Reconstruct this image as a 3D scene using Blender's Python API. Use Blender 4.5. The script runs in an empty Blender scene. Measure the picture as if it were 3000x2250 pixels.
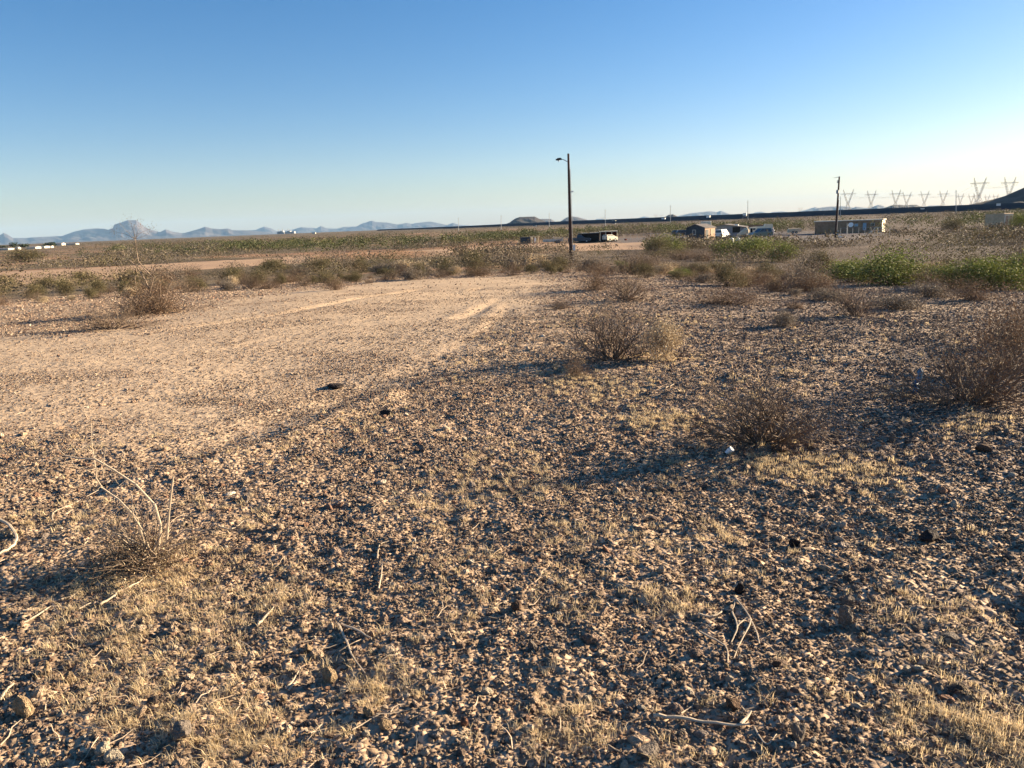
import bpy, math, random
import numpy as np
from mathutils import Matrix, Vector, Euler
R = math.radians
C = bpy.context.scene.collection

# ------------------------------------------------------------------ camera, sky, sun, exposure
EYE = 1.55
FPX = 2266.0                       # focal length in pixels of the 3000 px wide photograph
PITCH, ROLL = 11.63, -2.25
SUN_AZ, SUN_EL = 68.0, 14.0        # azimuth to the right of the view direction
cam_d = bpy.data.cameras.new('camera'); cam = bpy.data.objects.new('camera', cam_d); C.objects.link(cam)
cam_d.sensor_width = 36; cam_d.lens = 36*FPX/3000; cam_d.clip_start = 0.05; cam_d.clip_end = 90000
MC = Matrix.Rotation(R(90-PITCH), 4, 'X') @ Matrix.Rotation(R(ROLL), 4, 'Z')
cam.matrix_world = Matrix.Translation((0, 0, EYE)) @ MC
bpy.context.scene.camera = cam
W = bpy.data.worlds.new('World'); bpy.context.scene.world = W; W.use_nodes = True
nt = W.node_tree; sky = nt.nodes.new('ShaderNodeTexSky'); sky.sky_type = 'NISHITA'; sky.sun_disc = False
sky.sun_elevation = R(SUN_EL); sky.sun_rotation = R(SUN_AZ); sky.altitude = 350
sky.air_density = 1.0; sky.dust_density = 0.5; sky.ozone_density = 2.8
hs_ = nt.nodes.new('ShaderNodeHueSaturation'); hs_.inputs['Saturation'].default_value = 1.3; nt.links.new(sky.outputs[0], hs_.inputs['Color'])
wb_ = nt.nodes.new('ShaderNodeVectorMath'); wb_.operation = 'MULTIPLY'; wb_.inputs[1].default_value = (.90, .79, .855); nt.links.new(hs_.outputs[0], wb_.inputs[0])
nt.links.new(wb_.outputs[0], nt.nodes['Background'].inputs[0]); nt.nodes['Background'].inputs[1].default_value = 0.052
sd = bpy.data.lights.new('sun', 'SUN'); sd.energy = 5.0; sd.angle = R(0.5); sd.color = (1.0, 0.81, 0.555)
so = bpy.data.objects.new('sun', sd); C.objects.link(so)
sdir = Vector((math.sin(R(SUN_AZ))*math.cos(R(SUN_EL)), math.cos(R(SUN_AZ))*math.cos(R(SUN_EL)), math.sin(R(SUN_EL))))
so.rotation_euler = sdir.to_track_quat('Z', 'Y').to_euler(); so.location = (60, 40, 60)
vs = bpy.context.scene.view_settings; vs.view_transform = 'Standard'; vs.look = 'None'; vs.gamma = 1; vs.exposure = 1.97

# ------------------------------------------------------------------ numpy noise and terrain
def hsh(ix, iy, seed):
    n = (ix.astype(np.int64)*374761393 + iy.astype(np.int64)*668265263 + seed*974634777) & 0xffffffff
    n = ((n ^ (n >> 13))*1274126177) & 0xffffffff
    return ((n ^ (n >> 16)) & 0xffffff)/float(0xffffff)
def vn(x, y, seed=0):
    x = np.asarray(x, float); y = np.asarray(y, float)
    ix, iy = np.floor(x), np.floor(y); fx, fy = x-ix, y-iy
    fx = fx*fx*(3-2*fx); fy = fy*fy*(3-2*fy)
    a = hsh(ix, iy, seed); b = hsh(ix+1, iy, seed); c = hsh(ix, iy+1, seed); d = hsh(ix+1, iy+1, seed)
    return (a+(b-a)*fx)*(1-fy)+(c+(d-c)*fx)*fy*1.0
def fbm(x, y, seed=0, o=4, g=.5):
    s = 0; a = 1; t = 0
    for k in range(o):
        s = s + a*vn(x*2**k+17.3*k, y*2**k-9.1*k, seed+k); t += a; a *= g
    return s/t
def sst(a, b, x):
    t = np.clip((x-a)/(b-a), 0, 1); return t*t*(3-2*t)
_cr = np.array([0, 19, 26, 40, 57, 100, 160, 340, 800, 1500, 4000, 30000.])
_ch = np.array([0, 0, -.14, -.62, -1.33, -2.0, -2.9, -3.1, -2.4, -1.2, 0, 0])
_lr = np.linspace(0, math.log(30001), 3000); _lh = np.interp(np.exp(_lr)-1, _cr, _ch)
_k = np.ones(61)/61; _lh = np.convolve(np.pad(_lh, 30, mode='edge'), _k, mode='valid')
def h(x, y):
    x = np.asarray(x, float); y = np.asarray(y, float)
    rr = np.hypot(x, y); az = np.degrees(np.arctan2(x, np.maximum(y, 1e-3)))
    s = 1+0.5*sst(5, 22, az)*(1-sst(60, 130, rr))
    z = np.interp(np.log(rr*s+1), _lr, _lh)
    n = ((x+261)*1080+(y-1600)*605)/1238.; t = ((x+261)*605-(y-1600)*1080)/1238.
    z = z+2.2*sst(-10, 420, n)*sst(-150, 250, t)*(1-sst(1500, 3000, rr))
    z = z+(fbm(x/70+3, y/70, 5, 3)-.5)*1.1*sst(60, 200, rr)*(1-sst(3000, 6000, rr))
    z = z+(fbm(x/9, y/9, 6, 3)-.5)*.5*sst(20, 50, rr)*(1-sst(400, 800, rr))
    z = z+(fbm(x/4.2, y/4.2, 8, 3)-.5)*.13*sst(1, 5, rr)*(1-sst(40, 80, rr))
    z = z+berm(x, y)
    return z
def ray(px, py):
    v = MC.to_3x3() @ Vector(((px-1500)/FPX, -(py-1125)/FPX, -1)); return v
def flat_at(px, py):
    v = ray(px, py); t = -EYE/v.z; return (v.x*t, v.y*t)
def dseg(x, y, pts):
    """distance to a polyline and signed side"""
    best = np.full(np.shape(x), 1e9); side = np.zeros(np.shape(x))
    for (ax, ay), (bx, by) in zip(pts[:-1], pts[1:]):
        dx, dy = bx-ax, by-ay; L = dx*dx+dy*dy
        t = np.clip(((x-ax)*dx+(y-ay)*dy)/L, 0, 1)
        ex = x-(ax+t*dx); ey = y-(ay+t*dy); d = np.hypot(ex, ey)
        sd_ = np.sign(dx*ey-dy*ex); m = d < best
        best = np.where(m, d, best); side = np.where(m, sd_, side)
    return best, side
# edges of the dirt track on the gravel flat
BERM = [flat_at(*p) for p in [(430, 1420), (720, 1335), (860, 1285), (1000, 1215), (1150, 1150)]]
RUTS = [[flat_at(*p) for p in L] for L in [
    [(-200, 1230), (150, 1195), (500, 1160), (900, 1090), (1200, 1010), (1400, 920), (1500, 850)],
    [(-200, 1100), (250, 1075), (700, 1020), (1000, 960), (1250, 895), (1400, 845), (1480, 818)],
    [(560, 1330), (800, 1230), (1050, 1140), (1250, 1060), (1450, 960), (1520, 880), (1560, 830)],
    [(-200, 1010), (400, 985), (800, 930), (1100, 870), (1350, 825)],
    [(1000, 1200), (1300, 1060), (1430, 975), (1480, 900), (1470, 850)]]]
def berm(x, y):
    z = np.zeros(np.shape(x)); 
    near = (np.hypot(x, y) < 40)
    if not np.any(near): return z
    d, s = dseg(x, y, BERM)
    wob = (fbm(np.asarray(x)*2.2, np.asarray(y)*2.2, 31, 2)-.5)*.25
    z = z+.045*np.exp(-((d+wob*s)/.17)**2)*(.35+.9*vn(np.asarray(x)*1.1, np.asarray(y)*1.1, 33))
    z = z-.03*np.exp(-((d*s-.45)/.3)**2)
    for k, L in enumerate(RUTS):
        d, s = dseg(x, y, L); w2 = (vn(np.asarray(x)*.9, np.asarray(y)*.9, 40+k)-.5)*.16
        z = z+(1.5 if k not in (2, 4) else .6)*(-.016*np.exp(-((d*s+w2)/.13)**2)+.006*np.exp(-((d*s+w2-.3)/.12)**2))*sst(.35, .65, vn(np.asarray(x)*.7+k*5, np.asarray(y)*.5, 44))
    return np.where(near, z, 0)
def at(px, py):
    """point of the terrain seen at a pixel of the 3000 x 2250 photograph"""
    v = ray(px, py); v2 = np.array([v.x, v.y, v.z])/math.hypot(v.x, v.y)
    t = np.exp(np.linspace(math.log(1.2), math.log(9000), 5000))
    z = EYE+v2[2]*t; g = h(v2[0]*t, v2[1]*t)
    i = np.argmax(z < g)
    if not (z < g).any(): i = len(t)-1
    return Vector((v2[0]*t[i], v2[1]*t[i], float(g[i])))
def at_d(px, py, d):
    """point on the pixel's ray at forward distance d"""
    v = ray(px, py); t = d/v.y; return Vector((v.x*t, d, EYE+v.z*t))
def gz(x, y): return float(h(np.array([x]), np.array([y]))[0])
def gnd(px, d):
    v = ray(px, 700); x = v.x/v.y*d
    # follow the picture column down to the ground
    for _ in range(3):
        z = gz(x, d); q = MC.to_3x3().inverted() @ Vector((x, d, z-EYE)); cx = q.x/-q.z*FPX+1500; x += (px-cx)*d/FPX
    return Vector((x, d, gz(x, d)))
def to_px(x, y, z):
    q = MC.to_3x3().inverted() @ Vector((x, y, z-EYE)); return (q.x/-q.z*FPX+1500, -q.y/-q.z*FPX+1125)

# ------------------------------------------------------------------ materials
def mat(name, col, rough=.9, var=.25, scale=8, attr=None, attr_type='GEOMETRY', bump=0, bscale=60, metal=0, spec=.2, transl=0):
    m = bpy.data.materials.new(name); m.use_nodes = True; n = m.node_tree.nodes; l = m.node_tree.links
    b = n['Principled BSDF']; b.inputs['Roughness'].default_value = rough; b.inputs['Metallic'].default_value = metal
    b.inputs['Specular IOR Level'].default_value = spec
    tc = n.new('ShaderNodeTexCoord'); nz = n.new('ShaderNodeTexNoise'); nz.inputs['Scale'].default_value = scale; nz.inputs['Detail'].default_value = 4
    l.new(tc.outputs['Object'], nz.inputs['Vector'])
    mr = n.new('ShaderNodeMapRange'); mr.inputs['From Min'].default_value = .3; mr.inputs['From Max'].default_value = .7
    mr.inputs['To Min'].default_value = 1-var; mr.inputs['To Max'].default_value = 1+var; l.new(nz.outputs['Fac'], mr.inputs['Value'])
    mx = n.new('ShaderNodeVectorMath'); mx.operation = 'MULTIPLY'
    if attr:
        a = n.new('ShaderNodeAttribute'); a.attribute_name = attr; a.attribute_type = attr_type; l.new(a.outputs['Color'], mx.inputs[0])
    else: mx.inputs[0].default_value = col[:3]
    l.new(mr.outputs[0], mx.inputs[1]); l.new(mx.outputs[0], b.inputs['Base Color'])
    if bump:
        n2 = n.new('ShaderNodeTexNoise'); n2.inputs['Scale'].default_value = bscale; n2.inputs['Detail'].default_value = 5; l.new(tc.outputs['Object'], n2.inputs['Vector'])
        bp = n.new('ShaderNodeBump'); bp.inputs['Strength'].default_value = 1; bp.inputs['Distance'].default_value = bump
        l.new(n2.outputs['Fac'], bp.inputs['Height']); l.new(bp.outputs[0], b.inputs['Normal'])
    if transl:
        tr = n.new('ShaderNodeBsdfTranslucent'); l.new(mx.outputs[0], tr.inputs['Color']); ms = n.new('ShaderNodeMixShader'); ms.inputs[0].default_value = transl
        l.new(b.outputs[0], ms.inputs[1]); l.new(tr.outputs[0], ms.inputs[2]); l.new(ms.outputs[0], n['Material Output'].inputs['Surface'])
    return m
def ground_mat():
    m = bpy.data.materials.new('desert_ground'); m.use_nodes = True; n = m.node_tree.nodes; l = m.node_tree.links
    b = n['Principled BSDF']; b.inputs['Roughness'].default_value = .95; b.inputs['Specular IOR Level'].default_value = .1
    tc = n.new('ShaderNodeNewGeometry'); a = n.new('ShaderNodeAttribute'); a.attribute_name = 'col'; p = n.new('ShaderNodeAttribute'); p.attribute_name = 'peb'
    def noise(s, d=4):
        q = n.new('ShaderNodeTexNoise'); q.inputs['Scale'].default_value = s; q.inputs['Detail'].default_value = d; l.new(tc.outputs['Position'], q.inputs['Vector']); return q
    def math_(op, x, y):
        q = n.new('ShaderNodeMath'); q.operation = op
        for i, v in enumerate((x, y)):
            if isinstance(v, (int, float)): q.inputs[i].default_value = v
            else: l.new(v, q.inputs[i])
        return q.outputs[0]
    n1 = noise(45, 5); n2 = noise(3.2, 4)
    vo = n.new('ShaderNodeTexVoronoi'); vo.inputs['Scale'].default_value = 38; vo.inputs['Randomness'].default_value = 1; l.new(tc.outputs['Position'], vo.inputs['Vector'])
    sep = n.new('ShaderNodeSeparateColor'); l.new(vo.outputs['Color'], sep.inputs[0])
    # stone to stone variation of tone, only where the ground is stony
    v = math_('MULTIPLY', math_('SUBTRACT', sep.outputs[0], .45), math_('MULTIPLY', p.outputs['Fac'], 1.1))
    v = math_('ADD', math_('ADD', v, 1.0), math_('MULTIPLY', math_('SUBTRACT', n1.outputs['Fac'], .5), .55))
    v = math_('ADD', v, math_('MULTIPLY', math_('SUBTRACT', n2.outputs['Fac'], .5), .5))
    mx = n.new('ShaderNodeVectorMath'); mx.operation = 'SCALE'; l.new(a.outputs['Color'], mx.inputs[0]); l.new(v, mx.inputs['Scale']); l.new(mx.outputs[0], b.inputs['Base Color'])
    hgt = math_('ADD', math_('MULTIPLY', n1.outputs['Fac'], .006), math_('MULTIPLY', math_('MULTIPLY', math_('SUBTRACT', .5, vo.outputs['Distance']), p.outputs['Fac']), .016))
    n3 = noise(11, 4); hgt = math_('ADD', hgt, math_('MULTIPLY', n3.outputs['Fac'], .022))
    bp = n.new('ShaderNodeBump'); bp.inputs['Strength'].default_value = .8; bp.inputs['Distance'].default_value = 1; l.new(hgt, bp.inputs['Height']); l.new(bp.outputs[0], b.inputs['Normal'])
    return m

# ------------------------------------------------------------------ mesh helpers
def tag(o, label=None, cat=None, group=None, kind=None):
    if label: o['label'] = label
    if cat: o['category'] = cat
    if group: o['group'] = group
    if kind: o['kind'] = kind
    return o
def empty(name, loc, rz=0, label=None, cat=None, group=None):
    o = bpy.data.objects.new(name, None); C.objects.link(o); o.location = loc; o.rotation_euler = (0, 0, rz); o.empty_display_size = .2
    return tag(o, label, cat, group)
def link(name, me, parent=None, loc=(0, 0, 0)):
    o = bpy.data.objects.new(name, me); C.objects.link(o); o.location = loc
    if parent: o.parent = parent
    return o
def np_mesh(name, V, polys, mats, attrs=None, mi=None, smooth=False):
    """V (n,3); polys: list of (m,k) int arrays"""
    me = bpy.data.meshes.new(name); V = np.asarray(V, np.float32); me.vertices.add(len(V)); me.vertices.foreach_set('co', V.ravel())
    li = np.concatenate([p.ravel() for p in polys]).astype(np.int32); tot = np.concatenate([np.full(len(p), p.shape[1]) for p in polys]).astype(np.int32)
    st = np.concatenate([[0], np.cumsum(tot)[:-1]]).astype(np.int32)
    me.loops.add(len(li)); me.loops.foreach_set('vertex_index', li); me.polygons.add(len(tot)); me.polygons.foreach_set('loop_start', st); me.polygons.foreach_set('loop_total', tot)
    if mi is not None: me.polygons.foreach_set('material_index', np.asarray(mi, np.int32))
    me.polygons.foreach_set('use_smooth', np.full(len(tot), smooth)); me.update(calc_edges=True); me.validate()
    for m in mats: me.materials.append(m)
    for k, v in (attrs or {}).items():
        v = np.asarray(v, np.float32)
        if v.ndim == 2:
            if v.shape[1] == 3: v = np.hstack([v, np.ones((len(v), 1), np.float32)])
            at_ = me.attributes.new(k, 'FLOAT_COLOR', 'POINT'); at_.data.foreach_set('color', v.ravel())
        else:
            at_ = me.attributes.new(k, 'FLOAT', 'POINT'); at_.data.foreach_set('value', v)
    return me
class MB:
    def __init__(s): s.v = []; s.f = []; s.m = []
    def add(s, vs_, fs, m=0):
        o = len(s.v); s.v += [tuple(v) for v in vs_]; s.f += [tuple(i+o for i in f) for f in fs]; s.m += [m]*len(fs); return s
    def box(s, c, d, m=0, rz=0, M=None):
        x, y, z = d[0]/2, d[1]/2, d[2]/2
        vs_ = [Vector((a*x, b*y, e*z)) for a in (-1, 1) for b in (-1, 1) for e in (-1, 1)]
        if M is None: M = Matrix.Translation(c) @ Matrix.Rotation(rz, 4, 'Z')
        return s.add([M @ v for v in vs_], [(0, 1, 3, 2), (4, 6, 7, 5), (0, 4, 5, 1), (2, 3, 7, 6), (0, 2, 6, 4), (1, 5, 7, 3)], m)
    def tube(s, pts, rads, n=4, m=0, cap=True):
        pts = [Vector(p) for p in pts]
        if not hasattr(rads, '__len__'): rads = [rads]*len(pts)
        rings = []; 
        for i, p in enumerate(pts):
            d = (pts[min(i+1, len(pts)-1)]-pts[max(i-1, 0)]);
            if d.length < 1e-9: d = Vector((0, 0, 1))
            d.normalize(); u = d.cross(Vector((0, 0, 1)) if abs(d.z) < .9 else Vector((1, 0, 0))).normalized(); w = d.cross(u)
            rings.append([p+(u*math.cos(2*math.pi*k/n)+w*math.sin(2*math.pi*k/n))*rads[i] for k in range(n)])
        vs_ = [v for r in rings for v in r]; fs = []
        for i in range(len(pts)-1):
            for k in range(n): fs.append((i*n+k, i*n+(k+1) % n, (i+1)*n+(k+1) % n, (i+1)*n+k))
        if cap: fs.append(tuple(range(n))[::-1]); fs.append(tuple((len(pts)-1)*n+k for k in range(n)))
        return s.add(vs_, fs, m)
    def prism(s, prof, y0, y1, m=0, y0b=None, inset=None):
        """profile in XZ extruded along Y"""
        n = len(prof); a = [(x, y0, z) for x, z in prof]; b = [(x, y1, z) for x, z in prof]
        return s.add(a+b, [tuple(range(n)), tuple(range(2*n-1, n-1, -1))]+[(i, i+n, (i+1) % n+n, (i+1) % n) for i in range(n)], m)
    def mesh(s, name, mats):
        me = bpy.data.meshes.new(name); me.from_pydata(s.v, [], s.f); me.update()
        for q in (mats if isinstance(mats, (list, tuple)) else [mats]): me.materials.append(q)
        me.polygons.foreach_set('material_index', s.m); return me
    def obj(s, name, mats, parent=None, loc=(0, 0, 0)): return link(name, s.mesh(name, mats), parent, loc)
def leaf_quads(cent, size, rng, aspect=2.2, cols=None, axis=None):
    n = len(cent); d = rng.normal(size=(n, 3)); 
    if axis is not None: d = d*.5+axis
    d /= np.linalg.norm(d, axis=1)[:, None]+1e-9
    e = np.cross(d, rng.normal(size=(n, 3))); e /= np.linalg.norm(e, axis=1)[:, None]+1e-9
    size = np.broadcast_to(size, (n,))[:, None]
    a, b = d*size*.5, e*size*.5/aspect
    V = np.stack([cent-a, cent+b, cent+a, cent-b], 1).reshape(-1, 3)
    F = np.arange(n*4).reshape(n, 4)
    return V, F, (np.repeat(cols, 4, 0) if cols is not None else None)

# ------------------------------------------------------------------ ground zones (polygons on the ground)
def inpoly(x, y, P):
    P = np.asarray(P); c = np.zeros(np.shape(x), bool); j = len(P)-1
    for i in range(len(P)):
        xi, yi = P[i]; xj, yj = P[j]
        c ^= ((yi > y) != (yj > y)) & (x < (xj-xi)*(y-yi)/((yj-yi) if yj != yi else 1e-9)+xi); j = i
    return c
def soft(x, y, P, w):
    i = inpoly(x, y, P); d, _ = dseg(x, y, list(P)+[P[0]]); sdist = np.where(i, d, -d)
    return sst(-w, w, sdist)
def G(L): return [tuple(at(*p)[:2]) for p in L]
TRACK = G([(-500, 1030), (0, 985), (330, 965), (600, 895), (900, 850), (1150, 822), (1560, 806), (1640, 830), (1610, 900), (1560, 960), (1480, 1010), (1300, 1080), (1150, 1145), (1000, 1210), (860, 1275), (700, 1310), (450, 1300), (0, 1290), (-500, 1330)])
ROAD = G([(-400, 812), (0, 797), (300, 783), (520, 770), (750, 759), (1000, 745), (1250, 733), (1400, 722), (1560, 716), (1900, 707), (1900, 731), (1700, 735), (1500, 741), (1250, 752), (1000, 768), (750, 779), (520, 794), (250, 820), (0, 840), (-400, 858)])
YARD = G([(1700, 700), (1850, 697), (2000, 691), (2300, 679), (2420, 678), (2560, 680), (2600, 688), (2540, 700), (2400, 708), (2200, 707), (2000, 714), (1830, 712)])
BANK = G([(900, 752), (1020, 741), (1120, 737), (1250, 735), (1260, 752), (1100, 758), (950, 760)])
T_C, G_C, GR_C = np.array([.49, .36, .24]), np.array([.33, .235, .16]), np.array([.26, .195, .145])
def zones(x, y):
    rr = np.hypot(x, y)
    wx = x+(fbm(x*1.3, y*1.3, 50, 3)-.5)*1.0*np.clip(rr/10, .15, 1.6); wy = y+(fbm(x*1.3+9, y*1.3, 51, 3)-.5)*1.4*np.clip(rr/10, .15, 1.6)
    tr = soft(wx, wy, TRACK, 1.0)
    stony = sst(.52, .66, fbm(x*.55+4, y*.9, 52, 3))*.75
    tr2 = tr*(1-stony*.6)
    right = sst(-.5, 3.0, x-.12*y)
    g = G_C[None]*(1-right[:, None])+GR_C[None]*right[:, None]
    tan = sst(.5, .7, fbm(x*.8, y*.8, 53, 4))[:, None]
    g = g*(1-tan*.35)+np.array([.42, .31, .20])[None]*tan*.35
    far = sst(24, 40, rr)[:, None]; pr_ = sst(0, 12, np.degrees(np.arctan2(x, np.maximum(y, .1))))[:, None]; plain = (np.array([.165, .125, .08])[None]*(1-pr_)+np.array([.15, .112, .085])[None]*pr_)*(1-.3*sst(.4, .6, fbm(x*.06, y*.06, 54, 3)))[:, None]
    op = (sst(.56, .66, fbm(x/38+7, y/16, 57, 3))*(1-pr_[:, 0])*sst(30, 50, rr)*(1-sst(500, 1200, rr)))[:, None]; plain = plain*(1-op)+np.array([.29, .175, .105])[None]*op
    c = g*(1-far)+plain*far
    c = c*(1-tr2[:, None])+T_C[None]*tr2[:, None]
    rd = soft(x, y, ROAD, np.maximum(.6, .01*1)*1.2)[:, None]; c = c*(1-rd)+np.array([.42, .28, .18])[None]*rd
    bk = soft(x, y, BANK, 1.0)[:, None]; c = c*(1-bk)+np.array([.35, .20, .11])[None]*bk
    yd = soft(x, y, YARD, 2.0)[:, None]; c = c*(1-yd)+np.array([.135, .115, .108])[None]*yd
    peb = np.clip((1-.88*tr2)*(1-.7*rd[:, 0]), 0, 1)
    return c, peb, tr

# ------------------------------------------------------------------ ground sheet
def build_ground():
    fine = np.radians(np.arange(-46, 46.01, .155)); coarse = np.radians(np.arange(50, 310.1, 4.0))
    th = np.concatenate([fine, coarse]); nt_ = len(th)
    r1 = np.exp(np.arange(math.log(1.3), math.log(45), .0048)); r2 = np.exp(np.arange(math.log(45.4), math.log(27000), .012))
    r = np.concatenate([[.25, .6, .95, 1.15], r1, r2, [27000]]); nr = len(r)
    RR, TT = np.meshgrid(r, th, indexing='ij'); x = (RR*np.sin(TT)).ravel(); y = (RR*np.cos(TT)).ravel()
    z = h(x, y); rr = np.hypot(x, y); c, peb, tr = zones(x, y)
    rough = (1-.78*tr)
    m = rr < 60
    d = np.zeros(len(x))
    d[m] += (fbm(x[m]*2.6, y[m]*2.6, 60, 3)-.5)*.05*rough[m]
    d[m] += (fbm(x[m]*11, y[m]*11, 63, 3)-.5)*.030*rough[m]*(1-sst(12, 25, rr[m]))
    d[m] += (fbm(x[m]*38, y[m]*38, 66, 2)-.5)*.014*rough[m]*(1-sst(5, 10, rr[m]))
    z = z+d*sst(.5, 1.3, rr)
    V = np.stack([x, y, z], 1)
    i = np.arange(nr-1)[:, None]*nt_; j = np.arange(nt_)[None]; jn = (j+1) % nt_
    F = np.stack([i+j, i+nt_+j, i+nt_+jn, i+jn], -1).reshape(-1, 4)
    V = np.vstack([V, [[0, 0, float(z[:nt_].mean())]]]); ce = len(V)-1
    T = np.stack([np.full(nt_, ce), np.arange(nt_), (np.arange(nt_)+1) % nt_], 1)
    c = np.vstack([c, c[:1]]); peb = np.append(peb, peb[0])
    F = F[:, ::-1]; T = T[:, ::-1]
    me = np_mesh('ground', V, [F, T], [ground_mat()], {'col': c, 'peb': peb}, smooth=True)
    tag(link('ground', me), kind='structure', label='stony tan desert ground with a worn dirt track')
    global GV; GV = (r, th, z[:nr*nt_].reshape(nr, nt_), nt_)
build_ground()
_r, _th, _Z, _ = GV
NF = int(round((46*2)/.155))+1; NF = min(NF, int(np.sum(_th < R(48))))
def gsurf(x, y):
    """height of the displaced sheet (inside the fine fan), for stones and grass"""
    rr = np.hypot(x, y); th = np.arctan2(x, y); inside = (np.abs(th) < R(45.5)) & (rr > 1.3)
    out = h(x, y)
    ri = np.clip(np.searchsorted(_r, rr)-1, 0, len(_r)-2); fr = (rr-_r[ri])/(_r[ri+1]-_r[ri])
    tf = (th-_th[0])/(_th[1]-_th[0]); ti = np.clip(np.floor(tf).astype(int), 0, NF-2); ft = tf-ti
    zz = (_Z[ri, ti]*(1-ft)+_Z[ri, ti+1]*ft)*(1-fr)+(_Z[ri+1, ti]*(1-ft)+_Z[ri+1, ti+1]*ft)*fr
    return np.where(inside, zz, out)
def gs(x, y): return float(gsurf(np.array([x]), np.array([y]))[0])
#MARK_STONES
# ------------------------------------------------------------------ gravel: one object, instanced stones
def build_gravel():
    rng = np.random.default_rng(3); xs, ys, ss = [], [], []
    for r0, r1, dens, smin, smul in [(1.5, 3.2, 6200, .0038, 1), (3.2, 5, 4600, .0043, 1), (5, 8, 2600, .0054, 1.0), (8, 13, 1150, .0072, 1.0), (13, 20, 400, .0095, 1.0), (20, 32, 110, .014, 1.0)]:
        A = .5*(r1**2-r0**2)*R(86); n = int(A*dens)
        r = np.sqrt(rng.uniform(r0**2, r1**2, n)); t = rng.uniform(R(-43), R(43), n)
        xs.append(r*np.sin(t)); ys.append(r*np.cos(t)); ss.append(smin*(1-rng.random(n))**(-1/4.1))
    x, y, s = map(np.concatenate, (xs, ys, ss)); s = np.minimum(s, .026)
    c, peb, tr = zones(x, y)
    keep = rng.random(len(x)) < np.clip(.12+.88*peb, 0, 1)*np.where(s > .012, .15+.85*(1-tr), 1)*(.55+.9*sst(.35, .6, fbm(x*1.7, y*1.7, 70, 3)))
    x, y, s, tr = x[keep], y[keep], s[keep], tr[keep]; n = len(x)
    z = gsurf(x, y)+s*.12
    pal = np.array([[.52, .40, .30], [.43, .32, .25], [.33, .245, .195], [.23, .17, .14], [.15, .115, .10], [.62, .51, .40], [.38, .235, .17], [.32, .27, .24], [.70, .63, .54]])
    right = sst(-.5, 3.0, x-.12*y)
    pl = np.array([.24, .20, .14, .07, .04, .15, .08, .05, .03]); pr = np.array([.11, .14, .20, .17, .12, .045, .065, .14, .01])
    cum = np.cumsum(pl[None]*(1-right[:, None])+pr[None]*right[:, None], 1); k = (rng.random(n)[:, None] > cum).sum(1).clip(0, 8)
    col = pal[k]*rng.uniform(.85, 1.35, (n, 1))*np.array([[1.04, .98, .90]])
    rot = np.stack([rng.normal(0, .45, n), rng.normal(0, .45, n), rng.uniform(0, 6.28, n)], 1)
    sc = s[:, None]*np.stack([rng.uniform(.8, 1.35, n), rng.uniform(.65, 1.1, n), rng.uniform(.45, .95, n)], 1)
    me = bpy.data.meshes.new('gravel'); me.vertices.add(n); me.vertices.foreach_set('co', np.stack([x, y, z], 1).astype(np.float32).ravel())
    a = me.attributes.new('rot', 'FLOAT_VECTOR', 'POINT'); a.data.foreach_set('vector', rot.astype(np.float32).ravel())
    a = me.attributes.new('scl', 'FLOAT_VECTOR', 'POINT'); a.data.foreach_set('vector', sc.astype(np.float32).ravel())
    a = me.attributes.new('scol', 'FLOAT_VECTOR', 'POINT'); a.data.foreach_set('vector', col.astype(np.float32).ravel())
    a = me.attributes.new('pick', 'INT', 'POINT'); a.data.foreach_set('value', rng.integers(0, 10, n).astype(np.int32))
    ob = link('gravel', me); tag(ob, 'loose tan and brown stones strewn over the desert flat', 'gravel', kind='stuff')
    sm = mat('stone', (1, 1, 1), .9, .22, 1.6, attr='scol', attr_type='INSTANCER', bump=.05, bscale=3)
    ng = bpy.data.node_groups.new('gravel', 'GeometryNodeTree')
    ng.interface.new_socket(name='Geometry', in_out='INPUT', socket_type='NodeSocketGeometry'); ng.interface.new_socket(name='Geometry', in_out='OUTPUT', socket_type='NodeSocketGeometry')
    N, L = ng.nodes, ng.links; gi = N.new('NodeGroupInput'); go = N.new('NodeGroupOutput')
    join = N.new('GeometryNodeJoinGeometry')
    for v in range(10):
        ic = N.new('GeometryNodeMeshIcoSphere'); ic.inputs['Radius'].default_value = 1; ic.inputs['Subdivisions'].default_value = 3
        nz = N.new('ShaderNodeTexNoise'); nz.noise_dimensions = '4D'; nz.inputs['W'].default_value = v*7.7; nz.inputs['Scale'].default_value = .55; nz.inputs['Detail'].default_value = 2.5; nz.inputs['Roughness'].default_value = .6
        sb = N.new('ShaderNodeVectorMath'); sb.operation = 'SUBTRACT'; sb.inputs[1].default_value = (.5, .5, .5); L.new(nz.outputs['Color'], sb.inputs[0])
        sc_ = N.new('ShaderNodeVectorMath'); sc_.operation = 'SCALE'; sc_.inputs['Scale'].default_value = 2.3; L.new(sb.outputs[0], sc_.inputs[0])
        sp = N.new('GeometryNodeSetPosition'); L.new(ic.outputs['Mesh'], sp.inputs['Geometry']); L.new(sc_.outputs[0], sp.inputs['Offset'])
        sh = N.new('GeometryNodeSetShadeSmooth'); sh.inputs['Shade Smooth'].default_value = False; L.new(sp.outputs[0], sh.inputs[0])
        mm = N.new('GeometryNodeSetMaterial'); mm.inputs['Material'].default_value = sm; L.new(sh.outputs[0], mm.inputs['Geometry'])
        g2 = N.new('GeometryNodeGeometryToInstance'); L.new(mm.outputs[0], g2.inputs[0]); L.new(g2.outputs[0], join.inputs[0])
    ip = N.new('GeometryNodeInstanceOnPoints'); L.new(gi.outputs[0], ip.inputs['Points']); L.new(join.outputs[0], ip.inputs['Instance']); ip.inputs['Pick Instance'].default_value = True
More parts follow.
